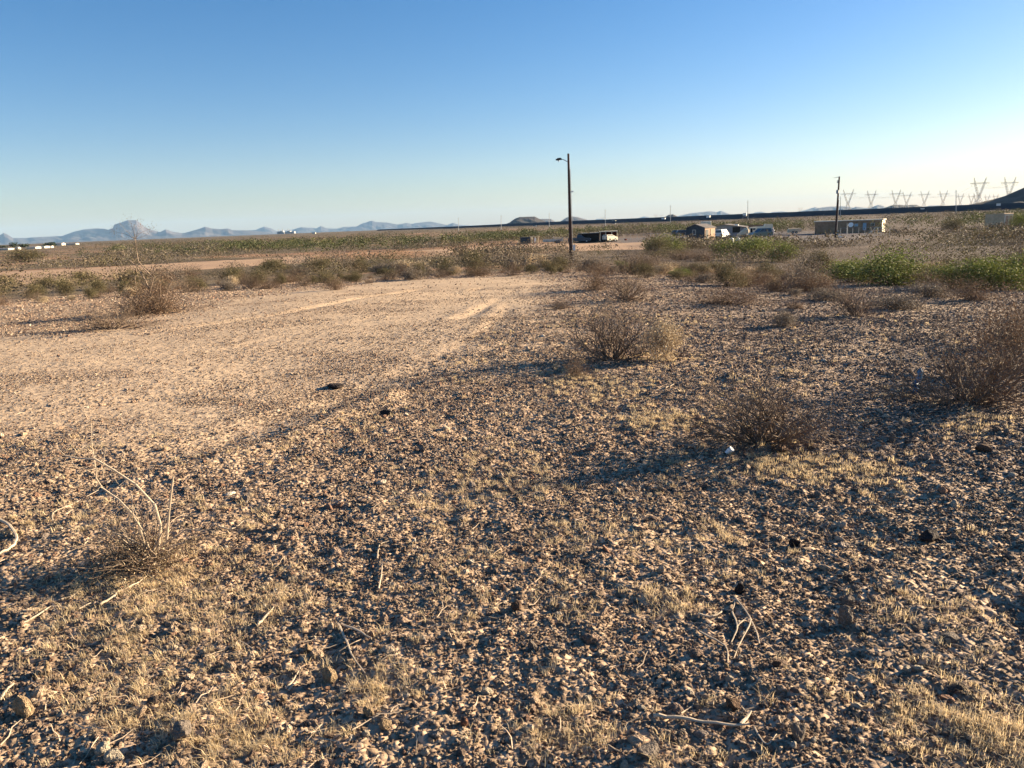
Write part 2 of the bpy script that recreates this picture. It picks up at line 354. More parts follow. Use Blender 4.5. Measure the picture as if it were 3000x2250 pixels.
    for nm, dt, sock in (('rot', 'FLOAT_VECTOR', 'Rotation'), ('scl', 'FLOAT_VECTOR', 'Scale'), ('pick', 'INT', 'Instance Index')):
        na = N.new('GeometryNodeInputNamedAttribute'); na.data_type = dt; na.inputs['Name'].default_value = nm; L.new(na.outputs['Attribute'], ip.inputs[sock])
    L.new(ip.outputs[0], go.inputs[0])
    md = ob.modifiers.new('gravel', 'NODES'); md.node_group = ng
    print('stones', n)
build_gravel()

# ------------------------------------------------------------------ dry grass
BUSH_BASES = [(400, 1650), (2240, 1300), (1810, 1060), (2820, 1180)]
def build_grass():
    rng = np.random.default_rng(8); P = []
    n = 26000; r = np.sqrt(rng.uniform(1.5**2, 13**2, n)); t = rng.uniform(R(-41), R(41), n); x = r*np.sin(t); y = r*np.cos(t)
    c, peb, tr = zones(x, y)
    left = 1-sst(-1.5, 2.5, x-.05*y)
    dn = sst(.53, .64, fbm(x*1.9+5, y*1.9, 80, 4))*(.09+.42*left)+.02
    dn *= (1-tr)**2*(1-.5*sst(6, 12, np.hypot(x, y)))
    k = rng.random(n) < dn; P.append(np.stack([x[k], y[k]], 1))
    for (px, py, rad, m) in [(430, 1700, .34, 330), (380, 1800, .4, 160), (2290, 1370, .3, 220), (2420, 1370, .28, 160), (1920, 1230, .28, 120), (1990, 1240, .25, 100), (1700, 1120, .3, 110), (1780, 1150, .35, 110), (1930, 1050, .35, 90),
                             (2850, 2130, .22, 160), (2680, 2080, .2, 90), (1980, 1770, .13, 60), (1550, 1430, .2, 50), (1650, 1560, .2, 40), (620, 2140, .18, 120), (780, 2190, .2, 110), (1650, 2150, .15, 90), (360, 2080, .2, 90), (2900, 1240, .3, 90), (2560, 1400, .3, 60), (2700, 1790, .2, 70), (2100, 1560, .15, 40), (330, 1930, .25, 100), (850, 1750, .3, 90), (2960, 2200, .2, 90), (1300, 1480, .25, 60), (1130, 2020, .15, 70), (560, 1880, .2, 70)]:
        a = at(px, py); m = int(m*.6); q = rng.normal(0, rad*.6, (m, 2)); P.append(q+np.array([a.x, a.y])[None])
    P = np.vstack(P); P = P[np.hypot(P[:, 0], P[:, 1]) > 1.5]; nT = len(P); nb = 22
    rr = np.hypot(P[:, 0], P[:, 1])
    big = rng.uniform(.5, 1.35, nT)
    B = np.repeat(P, nb, 0)+rng.normal(0, .012, (nT*nb, 2))*np.repeat(big, nb)[:, None]; m = len(B)
    H = rng.uniform(.010, .042, m)*np.repeat(big, nb); ang = rng.uniform(0, 6.28, m); lean = rng.uniform(.1, 1.3, m)
    w = rng.uniform(.0007, .0016, m)*np.repeat(np.clip(rr/4, .8, 2.2), nb)
    z0 = gsurf(B[:, 0], B[:, 1])-.003; b = np.stack([B[:, 0], B[:, 1], z0], 1)
    dr = np.stack([np.cos(ang), np.sin(ang), 0*ang], 1); sd_ = np.stack([-np.sin(ang), np.cos(ang), 0*ang], 1); up = np.array([[0, 0, 1.]])
    md = b+(up*.62+dr*(lean*.35)[:, None])*H[:, None]; tp = b+(up*.85+dr*(lean*1.0)[:, None])*H[:, None]
    V = np.stack([b-sd_*w[:, None], b+sd_*w[:, None], md-sd_*w[:, None]*.8, md+sd_*w[:, None]*.8, tp], 1).reshape(-1, 3)
    o = np.arange(m)[:, None]*5; Q = o+np.array([[0, 1, 3, 2]]); T = o+np.array([[2, 3, 4]])
    base = np.array([[.80, .63, .38]])*rng.uniform(.65, 1.15, (m, 1)); gy = rng.random(m) < .3; base[gy] = np.array([.50, .42, .30])*rng.uniform(.7, 1.1, (gy.sum(), 1))
    me = np_mesh('dry_grass', V, [Q, T], [mat('straw', (1, 1, 1), .8, .1, 5, attr='col', transl=.4)], {'col': np.repeat(base, 5, 0)})
    tag(link('dry_grass', me), 'short straw-coloured dead grass among the stones', 'grass', kind='stuff'); print('tufts', nT)
build_grass()
def build_litter():
    rng = random.Random(5); m = MB(); 
    spots = [(rng.uniform(1.6, 9)**1, rng.uniform(-38, 38)) for _ in range(800)]
    for r, a in spots:
        x, y = r*math.sin(R(a)), r*math.cos(R(a)); L = rng.uniform(.03, .13); an = rng.uniform(0, 6.28); z = gs(x, y); pts = []
        for k in range(4):
            pts.append((x, y, z+.006+rng.uniform(0, .012))); an += rng.uniform(-.5, .5); x += L/3*math.cos(an); y += L/3*math.sin(an); z = gs(x, y)
        m.tube(pts, [.0022, .002, .0016, .001], 3)
    tag(m.obj('twig_litter', mat('twig_bleached', (.42, .33, .24), .9, .3, 3)), 'small broken dead twigs scattered over the gravel', 'litter', kind='stuff')
build_litter()

# ------------------------------------------------------------------ shrubs
M_dead = mat('dead_wood', (.23, .17, .125), .9, .35, 6)
M_bare = mat('bare_twigs', (.17, .125, .09), .9, .35, 6)
M_pale = mat('bleached_wood', (.46, .37, .27), .85, .25, 6)
M_dark = mat('dark_bark', (.10, .075, .06), .9, .3, 6)
M_leaf = mat('shrub_leaf', (1, 1, 1), .75, .2, 3, attr='col', transl=.15)
def dome_leaves(seed, H, Wd, n, size, cols, lobes=14, solid=.8):
    nr = np.random.default_rng(seed); k = lobes; a = nr.uniform(0, 6.28, k); u = nr.random(k)**.6*.62; el = nr.uniform(.2, .75, k)
    C_ = np.stack([u*np.cos(a)*Wd*.5, u*np.sin(a)*Wd*.5, el*H*np.sqrt(np.clip(1-(u)**2, 0, 1))], 1); Rl = nr.uniform(.2, .36, k)
    i = nr.integers(0, k, n); d = nr.normal(size=(n, 3)); d /= np.linalg.norm(d, axis=1)[:, None]; rr = (nr.random(n)**(1-solid))[:, None]
    rag = 1+.28*np.sin(d[:, :1]*7+i[:, None])+.2*np.sin(d[:, 1:2]*11+i[:, None]*2)
    cen = C_[i]+d*rr*rag*Rl[i][:, None]*np.array([Wd*.75, Wd*.75, H*.95]); cen[:, 2] = np.abs(cen[:, 2])
    lc = np.array(cols); lobc = nr.uniform(.8, 1.2, k)[i][:, None]; c = lc[(i+nr.integers(0, 2, n)) % len(lc)]*nr.uniform(.75, 1.25, (n, 1))*lobc
    V, F, cc = leaf_quads(cen, size*nr.uniform(.5, 1.4, n), nr, 2.0, c); return np_mesh('foliage', V, [F], [M_leaf], {'col': cc})
def dome_shrub(seed, H, Wd, n, size, cols, wood, lobes=14, solid=.8, nst=18):
    br, _ = shrub_mesh(seed, H*.9, Wd*.95, nst, 1, 0, .01, cols, wood, .006, (3, 5), .15); return br, dome_leaves(seed, H, Wd, n, size, cols, lobes, solid)
def grow(mb, p, d, L, r, depth, rng, tips, spread=.55, seg=4, curl=.22, up=.05, kids=(3, 5), m=0, sides=3):
    pts = [p.copy()]; rad = [r]; q = p.copy(); d = d.normalized(); marks = []
    for k in range(seg):
        d = (d+Vector((rng.gauss(0, curl), rng.gauss(0, curl), rng.gauss(0, curl)+up))).normalized()
        q = q+d*L/seg; pts.append(q.copy()); rad.append(r*(1-.62*(k+1)/seg)); marks.append((q.copy(), d.copy(), rad[-1]))
    mb.tube(pts, rad, sides, m, cap=False)
    if depth <= 0: tips += [(a, b) for a, b, _ in marks[-2:]]; return
    for _ in range(rng.randint(*kids)):
        a, b, rr = marks[rng.randrange(max(0, seg-3 if depth > 1 else 0), seg)]
        nd = (b+Vector((rng.gauss(0, spread), rng.gauss(0, spread), rng.gauss(0, spread*.8)))).normalized()
        grow(mb, a, nd, L*rng.uniform(.42, .72), max(rr*.7, .0009), depth-1, rng, tips, spread, seg, curl, up, kids, m, sides)
    tips.append(marks[-1][:2])
def shrub_mesh(seed, H, Wd, nstem, depth, leafn, leafs, lcol, wood, r0=.007, kids=(3, 5), flat=.5, spread=.55, curl=.2, sides=3, jit=.05):
    rng = random.Random(seed); nr = np.random.default_rng(seed); mb = MB(); tips = []
    for k in range(nstem):
        a = rng.uniform(0, 6.28); e = rng.uniform(flat, 1.45); d = Vector((math.cos(a)*math.cos(e), math.sin(a)*math.cos(e), math.sin(e)))
        Ls = math.sqrt((Wd*.5*math.cos(e))**2+(H*math.sin(e))**2)*rng.uniform(.28, .9)
        grow(mb, Vector((rng.gauss(0, .02*Wd), rng.gauss(0, .02*Wd), -.02)), d, Ls, r0*rng.uniform(.6, 1.2), depth, rng, tips, spread, 4, curl, .04, kids, 0, sides)
    V = np.array(mb.v); V[:, 2] = np.maximum(V[:, 2], -.02)
    ex = np.percentile(np.hypot(V[:, 0], V[:, 1]), 98)*2; ez = np.percentile(V[:, 2], 99.5); sx, sz = Wd/ex, H/ez
    br = bpy.data.meshes.new('branches'); br.from_pydata([(a*sx, b*sx, c*sz) for a, b, c in V], [], mb.f); br.update(); br.materials.append(wood)
    fo = None
    if leafn:
        T = np.array([tuple(t[0]) for t in tips])*np.array([sx, sx, sz]); i = nr.integers(0, len(T), leafn)
        cen = T[i]+nr.normal(0, jit*max(H, .4), (leafn, 3))*np.array([1, 1, .8]); cen[:, 2] = np.abs(cen[:, 2])
        lc = np.array(lcol); c = lc[nr.integers(0, len(lc), leafn)]*nr.uniform(.7, 1.25, (leafn, 1))
        Vq, F, cc = leaf_quads(cen, leafs*nr.uniform(.6, 1.3, leafn), nr, 2.2, c)
        fo = np_mesh('foliage', Vq, [F], [M_leaf], {'col': cc})
    return br, fo
TAN = [(.46, .36, .23), (.38, .30, .20), (.52, .42, .29)]
GREY = [(.19, .155, .12), (.24, .20, .155), (.15, .125, .10)]
RUST = [(.17, .10, .06), (.15, .105, .07), (.20, .13, .08)]
OLIVE = [(.12, .105, .05), (.15, .125, .06), (.09, .08, .04), (.17, .13, .075)]
GREEN = [(.145, .175, .04), (.20, .22, .055), (.075, .095, .03), (.24, .25, .07)]
KINDS = {
 'bare':  ('', [shrub_mesh(10+k, .62, 1.15, 40, 2, 1500, .013, RUST, M_bare, .0088, (4, 6), .06, spread=.6, curl=.2) for k in range(4)]),
 'tan':   ('', [dome_shrub(20+k, .6, .95, 5200, .030, TAN, M_dead, 12) for k in range(3)]),
 'grey':  ('', [dome_shrub(30+k, .55, 1.0, 5200, .030, GREY, M_dead, 12) for k in range(3)]),
 'rust':  ('', [shrub_mesh(40+k, .65, 1.1, 34, 2, 4200, .022, RUST, M_bare, .0068, (3, 5), .12, spread=.7, jit=.09) for k in range(3)]),
 'olive': ('', [dome_shrub(50+k, .9, 1.3, 6500, .032, OLIVE, M_dark, 18, .6, 24) for k in range(4)]),
 'green': ('', [dome_shrub(60+k, .9, 1.6, 8000, .036, GREEN, M_dark, 22, .6, 26) for k in range(3)]),
}
CAT = {'bare': 'bare_shrub', 'tan': 'dry_shrub', 'grey': 'dry_shrub', 'rust': 'bare_shrub', 'olive': 'creosote_bush', 'green': 'green_bush'}
DIM = {'bare': (.62, 1.15), 'tan': (.6, .95), 'grey': (.55, 1.0), 'rust': (.65, 1.1), 'olive': (.9, 1.3), 'green': (.9, 1.6)}
SH = []       # every placed shrub: (kind, x, y, root)
rnd = random.Random(77)
def put_shrub(kind, loc, H, Wd, label=None, group=None, variant=None, rz=None):
    br, fo = KINDS[kind][1][variant if variant is not None else rnd.randrange(len(KINDS[kind][1]))]
    o = empty(CAT[kind], loc, rnd.uniform(0, 6.28) if rz is None else rz, label, CAT[kind].replace('_', ' '), group)
    o.scale = (Wd/DIM[kind][1], Wd/DIM[kind][1], H/DIM[kind][0])
    link('branches', br, o)
    if fo: link('foliage', fo, o)
    SH.append((kind, loc[0], loc[1], o)); return o
# shrubs read off the photograph: kind, base pixel, width px, height px, label
HAND = [
 ('bare', 1800, 1052, 330, 165, 'bare twiggy shrub in the middle of the stony ground, tan clump on its right side'),
 ('bare', 2235, 1298, 500, 215, 'wide dead shrub fanning out low over the gravel above a pale straw grass patch'),
 ('bare', 2830, 1180, 480, 250, 'large tangled bare shrub at right with a blue plastic scrap beside it'),
 ('rust', 2960, 1010, 300, 170, 'wispy brown shrub farther back above the large tangled bare shrub'),
 ('rust', 2990, 1090, 330, 230, 'brown shrub rising right behind the large tangled bare shrub'),
 ('tan', 1945, 1050, 170, 120, 'pale tan clump touching the right side of the central bare shrub'),
 ('rust', 1690, 1108, 105, 70, 'small dark tuft just left in front of the central bare shrub'),
 ('bare', 330, 965, 230, 75, 'dark flattened dead shrub lying beside the tall sparse one'),
 ('bare', 1835, 880, 160, 95, 'bare shrub with upright grey stems, second one behind the central shrub'),
 ('rust', 1740, 848, 150, 75, 'brown wispy shrub just left of the shrub with upright grey stems'),
 ('rust', 2140, 892, 240, 70, 'low brown and tan shrub mound on the right gravel slope'),
 ('grey', 2295, 958, 95, 52, 'small pale grey dome shrub alone on the right gravel slope'),
 ('bare', 2505, 925, 150, 85, 'dark bare shrub below the bright green bushes'),
 ('grey', 2620, 905, 170, 55, 'low grey-brown shrub just right of the dark bare shrub below the green bushes'),
 ('grey', 2370, 850, 95, 42, 'small grey dome shrub at the edge of the right gravel slope'),
 ('grey', 2420, 880, 130, 45, 'flat grey-brown shrub between two domes on the right slope'),
 ('rust', 2330, 905, 70, 45, 'small rusty tuft on the right gravel slope'),
 ('grey', 2730, 870, 160, 50, 'grey-brown shrub in the shade under the green bushes'),
 ('bare', 1640, 905, 90, 30, 'tiny dead shrub at the edge of the dirt track'),
 ('green', 2615, 835, 250, 105, 'rounded bright green bush right of centre in the scrub'),
 ('green', 2500, 828, 190, 66, 'low dark green bush joined to the left of the rounded green one'),
 ('green', 2900, 850, 230, 100, 'bright green bush near the right edge of the scrub'),
 ('green', 3010, 845, 210, 100, 'bright green bush cut by the right edge of the picture'),
 ('green', 2790, 846, 190, 75, 'dull green bush between the two bright green ones'),
 ('rust', 2720, 855, 170, 90, 'reddish brown shrub between the two bright green bushes'),
 ('rust', 2850, 880, 200, 70, 'brown dry shrub in front of the bright green bush at right'),
 ('rust', 2470, 815, 150, 80, 'reddish brown shrub left of the rounded bright green bush'),
 ('olive', 2400, 800, 140, 70, 'olive brown shrub two left of the rounded bright green bush'),
 ('green', 2190, 762, 190, 62, 'green creosote bush in front of the two white tanks'),
 ('green', 2290, 765, 110, 58, 'green creosote bush right of the one before the white tanks'),
 ('olive', 2110, 755, 110, 50, 'olive shrub left of the green bush before the white tanks'),
 ('green', 1950, 745, 110, 55, 'yellow-green bush left of the small gabled shed'),
 ('olive', 1920, 750, 110, 60, 'olive shrub joined to the left of the yellow-green bush'),
 ('rust', 2000, 762, 120, 45, 'orange-brown shrub in front of the yellow-green bush'),
 ('rust', 2060, 765, 110, 45, 'orange-brown shrub below the small gabled shed'),
 ('olive', 2240, 822, 120, 45, 'olive dome shrub on the near edge of the right scrub'),
 ('tan', 2165, 818, 70, 32, 'tan tuft next to the olive dome shrub'),
 ('tan', 2360, 820, 75, 35, 'pale tan shrub with a grey left half on the right scrub edge'),
 ('grey', 2320, 826, 80, 32, 'grey shrub touching the pale tan one on the scrub edge'),
 ('rust', 1910, 800, 140, 55, 'brown shrub right of centre on the far edge of the gravel flat'),
 ('bare', 1850, 805, 120, 62, 'bare shrub with dark stems on the far edge of the gravel flat'),
 ('olive', 1890, 815, 100, 50, 'olive brown shrub right of the bare one on the far gravel edge'),
 ('rust', 1760, 805, 120, 42, 'wispy brown shrub right of the pole on the far gravel edge'),
 ('tan', 1545, 788, 85, 48, 'brightly lit tan shrub left of the pole'),
 ('grey', 1500, 790, 70, 36, 'grey shrub coloured as the shaded side of the lit tan shrub'),  # shaded left side of the lit tan shrub, done as a grey shrub
 ('tan', 1590, 783, 70, 45, 'tan shrub between the pole and the lit tan shrub'),
 ('olive', 1390, 792, 130, 60, 'olive shrub on the far gravel edge well left of the pole'),
 ('olive', 1310, 795, 100, 45, 'olive shrub second from the lit tan one on the gravel edge'),
 ('tan', 1180, 800, 110, 42, 'tan mound at the far gravel edge in front of the orange bank'),
 ('grey', 1120, 802, 90, 38, 'grey mound left of the tan mound before the orange bank'),
 ('olive', 1060, 800, 90, 52, 'olive shrub below the orange bank'),
 ('tan', 1240, 797, 80, 36, 'tan mound right of centre below the orange bank'),
 ('rust', 985, 850, 100, 40, 'low reddish dead shrub alone on the dirt flat with a long shadow'),
 ('bare', 870, 825, 100, 45, 'bare broken shrub on the dirt flat behind the dark bush'),
 ('olive', 690, 830, 105, 52, 'dark rounded bush on the rim left of the dirt flat'),
 ('rust', 560, 815, 110, 40, 'rust brown shrub on the rim left of the dark rounded bush'),
 ('olive', 240, 835, 120, 45, 'olive shrub at the far left rim of the flat'),
 ('tan', 190, 840, 70, 30, 'yellow tan tuft at the far left rim of the flat'),
 ('olive', 140, 845, 90, 38, 'dark olive shrub left of the yellow tan tuft'),
 ('olive', 10, 850, 90, 50, 'olive shrub cut by the left edge of the picture'),
 ('olive', 390, 840, 130, 62, 'olive shrub behind the tall sparse shrub'),
 ('rust', 480, 830, 120, 50, 'reddish shrub right behind the tall sparse shrub'),
 ('olive', 800, 800, 140, 45, 'olive shrub beyond the dirt flat, left part'),
 ('olive', 930, 795, 120, 42, 'olive shrub beyond the dirt flat, middle part'),
 ('olive', 75, 768, 150, 42, 'yellow-green bush at the far left beyond the dirt road'),
 ('olive', 2790, 680, 80, 42, 'round green bush on the plain between the long house and the brown shed'),
 ('green', 2985, 680, 50, 55, 'green bush next to the brown shed at the right edge'),
]
for kind, px, py, w, hh, lab in HAND:
    w = w*(1.25 if kind == 'bare' else 1.0); p = at(px, py); d = p.y*1.0; sc = math.hypot(p.x, p.y)/FPX*math.cos(math.atan2(p.x, p.y))
    put_shrub(kind, (p.x, p.y, p.z-.02), hh*sc*(1.15 if kind == 'green' else 1.25 if kind == 'bare' else 1.08), w*sc*(1.28 if kind == 'green' else 1.0), lab, 'named shrubs among the scrub' if False else None)
BIG = [(to_px(o.location.x, o.location.y, o.location.z), o) for _, _, _, o in SH if o.name.startswith('green')]
def taken(x, y, m):
    px, py = to_px(x, y, gz(x, y)); 
    if any(abs(px-q[0][0]) < 110 and 0 < py-q[0][1] < 42 for q in BIG): return True
    return any(math.hypot(x-a, y-b) < m for _, a, b, _ in SH)
#MARK_SCATTER
# scattered shrubs: the nearest ones are individuals, those behind are one mass of scrub
def pick_kind(px, rng):
    if px < 1500: return rng.choices(['olive', 'grey', 'tan', 'rust', 'bare'], [2.6, 1.6, 2.6, 3, 1.4])[0]
    return rng.choices(['olive', 'grey', 'tan', 'rust', 'green', 'bare'], [4, 2.4, 1.2, 3, .4, .8])[0]
RIM_L = 24.5
cands = []
rs = random.Random(4)
for _ in range(9000):
    rr = math.exp(rs.uniform(math.log(15), math.log(95))); a = rs.uniform(-37, 37); x, y = rr*math.sin(R(a)), rr*math.cos(R(a))
    edge = 25.5-9.5*float(sst(5, 22, a))
    if rr < edge+.8: continue
    if inpoly(np.array([x]), np.array([y]), ROAD)[0] or inpoly(np.array([x]), np.array([y]), TRACK)[0] or inpoly(np.array([x]), np.array([y]), YARD)[0]: continue
    if rs.random() > .15+1.0*float(vn(x/7, y/7, 91))**1.5: continue
    cands.append((rr, x, y, a))
cands.sort()
ind = []
for rr, x, y, a in cands:
    if len(ind) >= 225: break
    if taken(x, y, .45+.012*rr) or any(math.hypot(x-q[1], y-q[2]) < .55+.012*rr for q in ind): continue
    ind.append((rr, x, y, a))
IND_MAX = ind[-1][0]
ZN = [(-40, -26, 'at the far left'), (-26, -17, 'left of the tall sparse shrub'), (-17, -8, 'before the orange bank'), (-8, 3, 'left of the wooden pole'), (3, 11, 'right of the wooden pole'), (11, 20, 'before the gabled shed and cars'), (20, 27, 'before the long house'), (27, 40, 'at the far right')]
bins = {}
for rr, x, y, a in ind:
    px, _ = to_px(x, y, gz(x, y)); k = pick_kind(px, rs); s = (rs.uniform(.3, 1.0) if k not in ('olive', 'green') else rs.uniform(.28, .8))*(1+.006*rr)*(.85 if a < 3 else 1)
    Hh = DIM[k][0]*s*rs.uniform(.8, 1.15); Wd = DIM[k][1]*s*rs.uniform(.85, 1.3)
    if k == 'green': Hh *= .8
    o = put_shrub(k, (x, y, gz(x, y)-.02), Hh, Wd, None, 'shrubs scattered over the scrub plain')
    z = [n for lo, hi, n in ZN if lo <= a < hi][0]; row = 'front' if rr < (21 if a > 10 else 31) else ('middle' if rr < 37 else 'back')
    bins.setdefault((k, row, z), []).append((px, o))
ORD = 'first second third fourth fifth sixth seventh eighth ninth tenth eleventh twelfth thirteenth fourteenth'.split()
WORD = {'bare': 'bare twiggy shrub', 'tan': 'straw-tan shrub', 'grey': 'grey-brown shrub', 'rust': 'rusty brown shrub', 'olive': 'olive-brown shrub', 'green': 'green shrub'}
for (k, row, z), L in bins.items():
    L.sort(key=lambda q: q[0])
    for i, (_, o) in enumerate(L):
        o['label'] = (f'{WORD[k]} in the {row} of the scrub {z}' if len(L) == 1 else f'{ORD[min(i, 13)]} {WORD[k]} from left in {row} scrub {z}')
def clump_mass(name, pts, H, Wd, nq, cols, label, cat, seed, q=.11, lower=.0):
    nr = np.random.default_rng(seed); n = len(pts); pts = np.asarray(pts)
    H = np.asarray(H); Wd = np.asarray(Wd); N = n*nq; i = np.repeat(np.arange(n), nq)
    a = nr.uniform(0, 6.28, N); u = nr.random(N)**.5; el = nr.random(N)
    lob = 1+.35*np.sin(a*3+nr.uniform(0, 6, n)[i])+.2*np.sin(a*5+nr.uniform(0, 6, n)[i])
    rad = u*lob*.5*Wd[i]; top = np.sqrt(np.clip(1-(u*.92)**2, 0, 1)); z = H[i]*top*(el**.45)*(.8+.25*lob)
    cen = np.stack([pts[i, 0]+rad*np.cos(a), pts[i, 1]+rad*np.sin(a), pts[i, 2]+z], 1)
    base = np.asarray(cols)[i]*nr.uniform(.65, 1.3, (N, 1))
    V, F, cc = leaf_quads(cen, q*Wd[i]*nr.uniform(.5, 1.3, N), nr, 1.6, base)
    o = link(name, np_mesh(name, V, [F], [M_leaf], {'col': cc})); tag(o, label, cat, kind='stuff'); return o
def scatter(n, r0, r1, seed, a0=-40, a1=40, dens=None):
    nr = np.random.default_rng(seed); r = np.exp(nr.uniform(math.log(r0), math.log(r1), n)); a = np.radians(nr.uniform(a0, a1, n)); x, y = r*np.sin(a), r*np.cos(a)
    k = ~(inpoly(x, y, ROAD) | inpoly(x, y, YARD) | inpoly(x, y, BANK))
    k &= ((x+261)*1080+(y-1600)*605)/1238. < -25
    if dens is not None: k &= nr.random(n) < dens(x, y, r, np.degrees(a))
    x, y, r, a = x[k], y[k], r[k], np.degrees(a[k]); return np.stack([x, y, h(x, y)-.05], 1), r, a, nr
pal = np.array(OLIVE+GREY+[(.23, .18, .12), (.18, .14, .09), (.15, .11, .07)])*.78
def scrub(n, r0, r1, seed, nq, q, hh):
    pts, r, a, nr = scatter(n, r0, r1, seed, dens=lambda x, y, r, a: .08+1.3*vn(x/(4+r*.07), y/(4+r*.07), 92)**2.2)
    col = pal[nr.integers(0, len(pal), len(pts))]; s = (.45+1.35*nr.random(len(pts))**2)*np.clip(1+r/260, 1, 2.4)
    return pts, hh*s*(1+.35*sst(20, 26, a)*(r < 75)), 1.35*s, nq, col, q
A_ = scrub(1400, IND_MAX, 120, 5, 560, .034, .58); B_ = scrub(34000, 90, 1100, 7, 42, .085, .66)
clump_mass('desert_scrub', A_[0], A_[1], A_[2], A_[3], A_[4], 'low brown scrub on the near plain around the dirt road', 'scrub', 1, q=A_[5])
clump_mass('desert_scrub', B_[0], B_[1], B_[2], B_[3], B_[4], 'olive scrub covering the far plain toward the mountains', 'scrub', 2, q=B_[5])
def gdens(x, y, r, a):
    c = 285+60*np.sin(a*.2); return np.exp(-((np.log(r/c))/.30)**2)*np.clip(3.4*vn(x/30, y/30, 93)-1.1, .06, 1)*sst(-34, -14, a)
pts, r, a, nr = scatter(4200, 150, 640, 6, dens=gdens)
pal = np.array([(.07, .082, .03), (.10, .11, .038), (.125, .125, .05), (.055, .065, .025)]); col = pal[nr.integers(0, 4, len(pts))]; s = nr.uniform(.5, 1.3, len(pts))
clump_mass('green_thicket', pts, 2.5*s, 4.6*s, 170, col, 'green mesquite thicket stretching in a band before the solar farm', 'thicket', 2, q=.075)

# tall sparse shrub at left whose leafy top stands before the mesa
def tall_sparse():
    p = at(452, 920); Y = p.y; o = empty('creosote_bush', p, 0, 'tall sparse shrub with bare grey limbs and a small leafy top before the mesa', 'creosote bush')
    m = MB(); rng = random.Random(9); tips = []; P = lambda x, y, dy=0: at_d(x, y, Y+dy)-p
    for L, r in [([(455, 922), (445, 880), (438, 850), (425, 820), (400, 780), (372, 757)], .014), ([(440, 850), (450, 815), (425, 790), (405, 765), (400, 735), (396, 700)], .011),
                 ([(455, 922), (480, 885), (492, 850), (505, 820)], .010), ([(455, 922), (500, 895), (530, 870)], .008), ([(455, 920), (410, 900), (375, 870), (350, 862)], .009), ([(420, 815), (395, 808), (375, 812)], .007),
                 ([(450, 915), (430, 880), (400, 850), (395, 815)], .009), ([(455, 920), (470, 870), (470, 830)], .008), ([(452, 920), (520, 915), (545, 900)], .007), ([(452, 922), (400, 915), (360, 900), (320, 905)], .008)]:
        dy = rng.uniform(-.25, .25); pts = [P(x, y, dy*i/len(L)) for i, (x, y) in enumerate(L)]; m.tube(pts, [1.35*r*(1-.65*i/len(pts)) for i in range(len(pts))], 5, cap=False)
        for i in range(1, len(pts)):
            for _ in range(2): d = (pts[i]-pts[i-1]).normalized()+Vector((rng.gauss(0, .6), rng.gauss(0, .6), rng.gauss(.1, .4))); grow(m, pts[i], d, rng.uniform(.15, .42), r*.35, 1, rng, [], .5, 4, .25, .05, (2, 3))
    top = P(396, 700); tt = []
    for x, y in [(340, 680), (360, 665), (385, 660), (410, 668), (425, 690), (370, 700), (430, 675), (395, 680)]:
        q = P(x, y, rng.uniform(-.2, .2)); m.tube([top, (top+q)/2+Vector((0, 0, rng.uniform(-.05, .05))), q], [.005, .004, .002], 3, cap=False); grow(m, q, q-top, .16, .002, 1, rng, tt, .6); tt += [(q, q)]*3; tt.append(((top+q)/2, q))
    m.obj('branches', mat('grey_limbs', (.25, .19, .14), .85, .25, 6), o)
    nr = np.random.default_rng(2); T = np.array([tuple(t[0]) for t in tt]); i = nr.integers(0, len(T), 520); cen = T[i]+nr.normal(0, .06, (520, 3))
    V, F, cc = leaf_quads(cen, .02*nr.uniform(.6, 1.2, 520), nr, 2, np.array(OLIVE+RUST)[nr.integers(0, 7, 520)]); link('foliage', np_mesh('foliage', V, [F], [M_leaf], {'col': cc}), o)
    for k, (x, y, w, hh) in enumerate([(470, 918, 250, 120), (400, 925, 200, 90)]):
        q = at(x, y)-p; c = link('twigs', KINDS['rust'][1][k][0], o, q); f_ = link('leaf_litter', KINDS['rust'][1][k][1], c); sc = Y/FPX; c.scale = (w*sc/1.1, w*sc/1.1, hh*sc/.65)
tall_sparse()
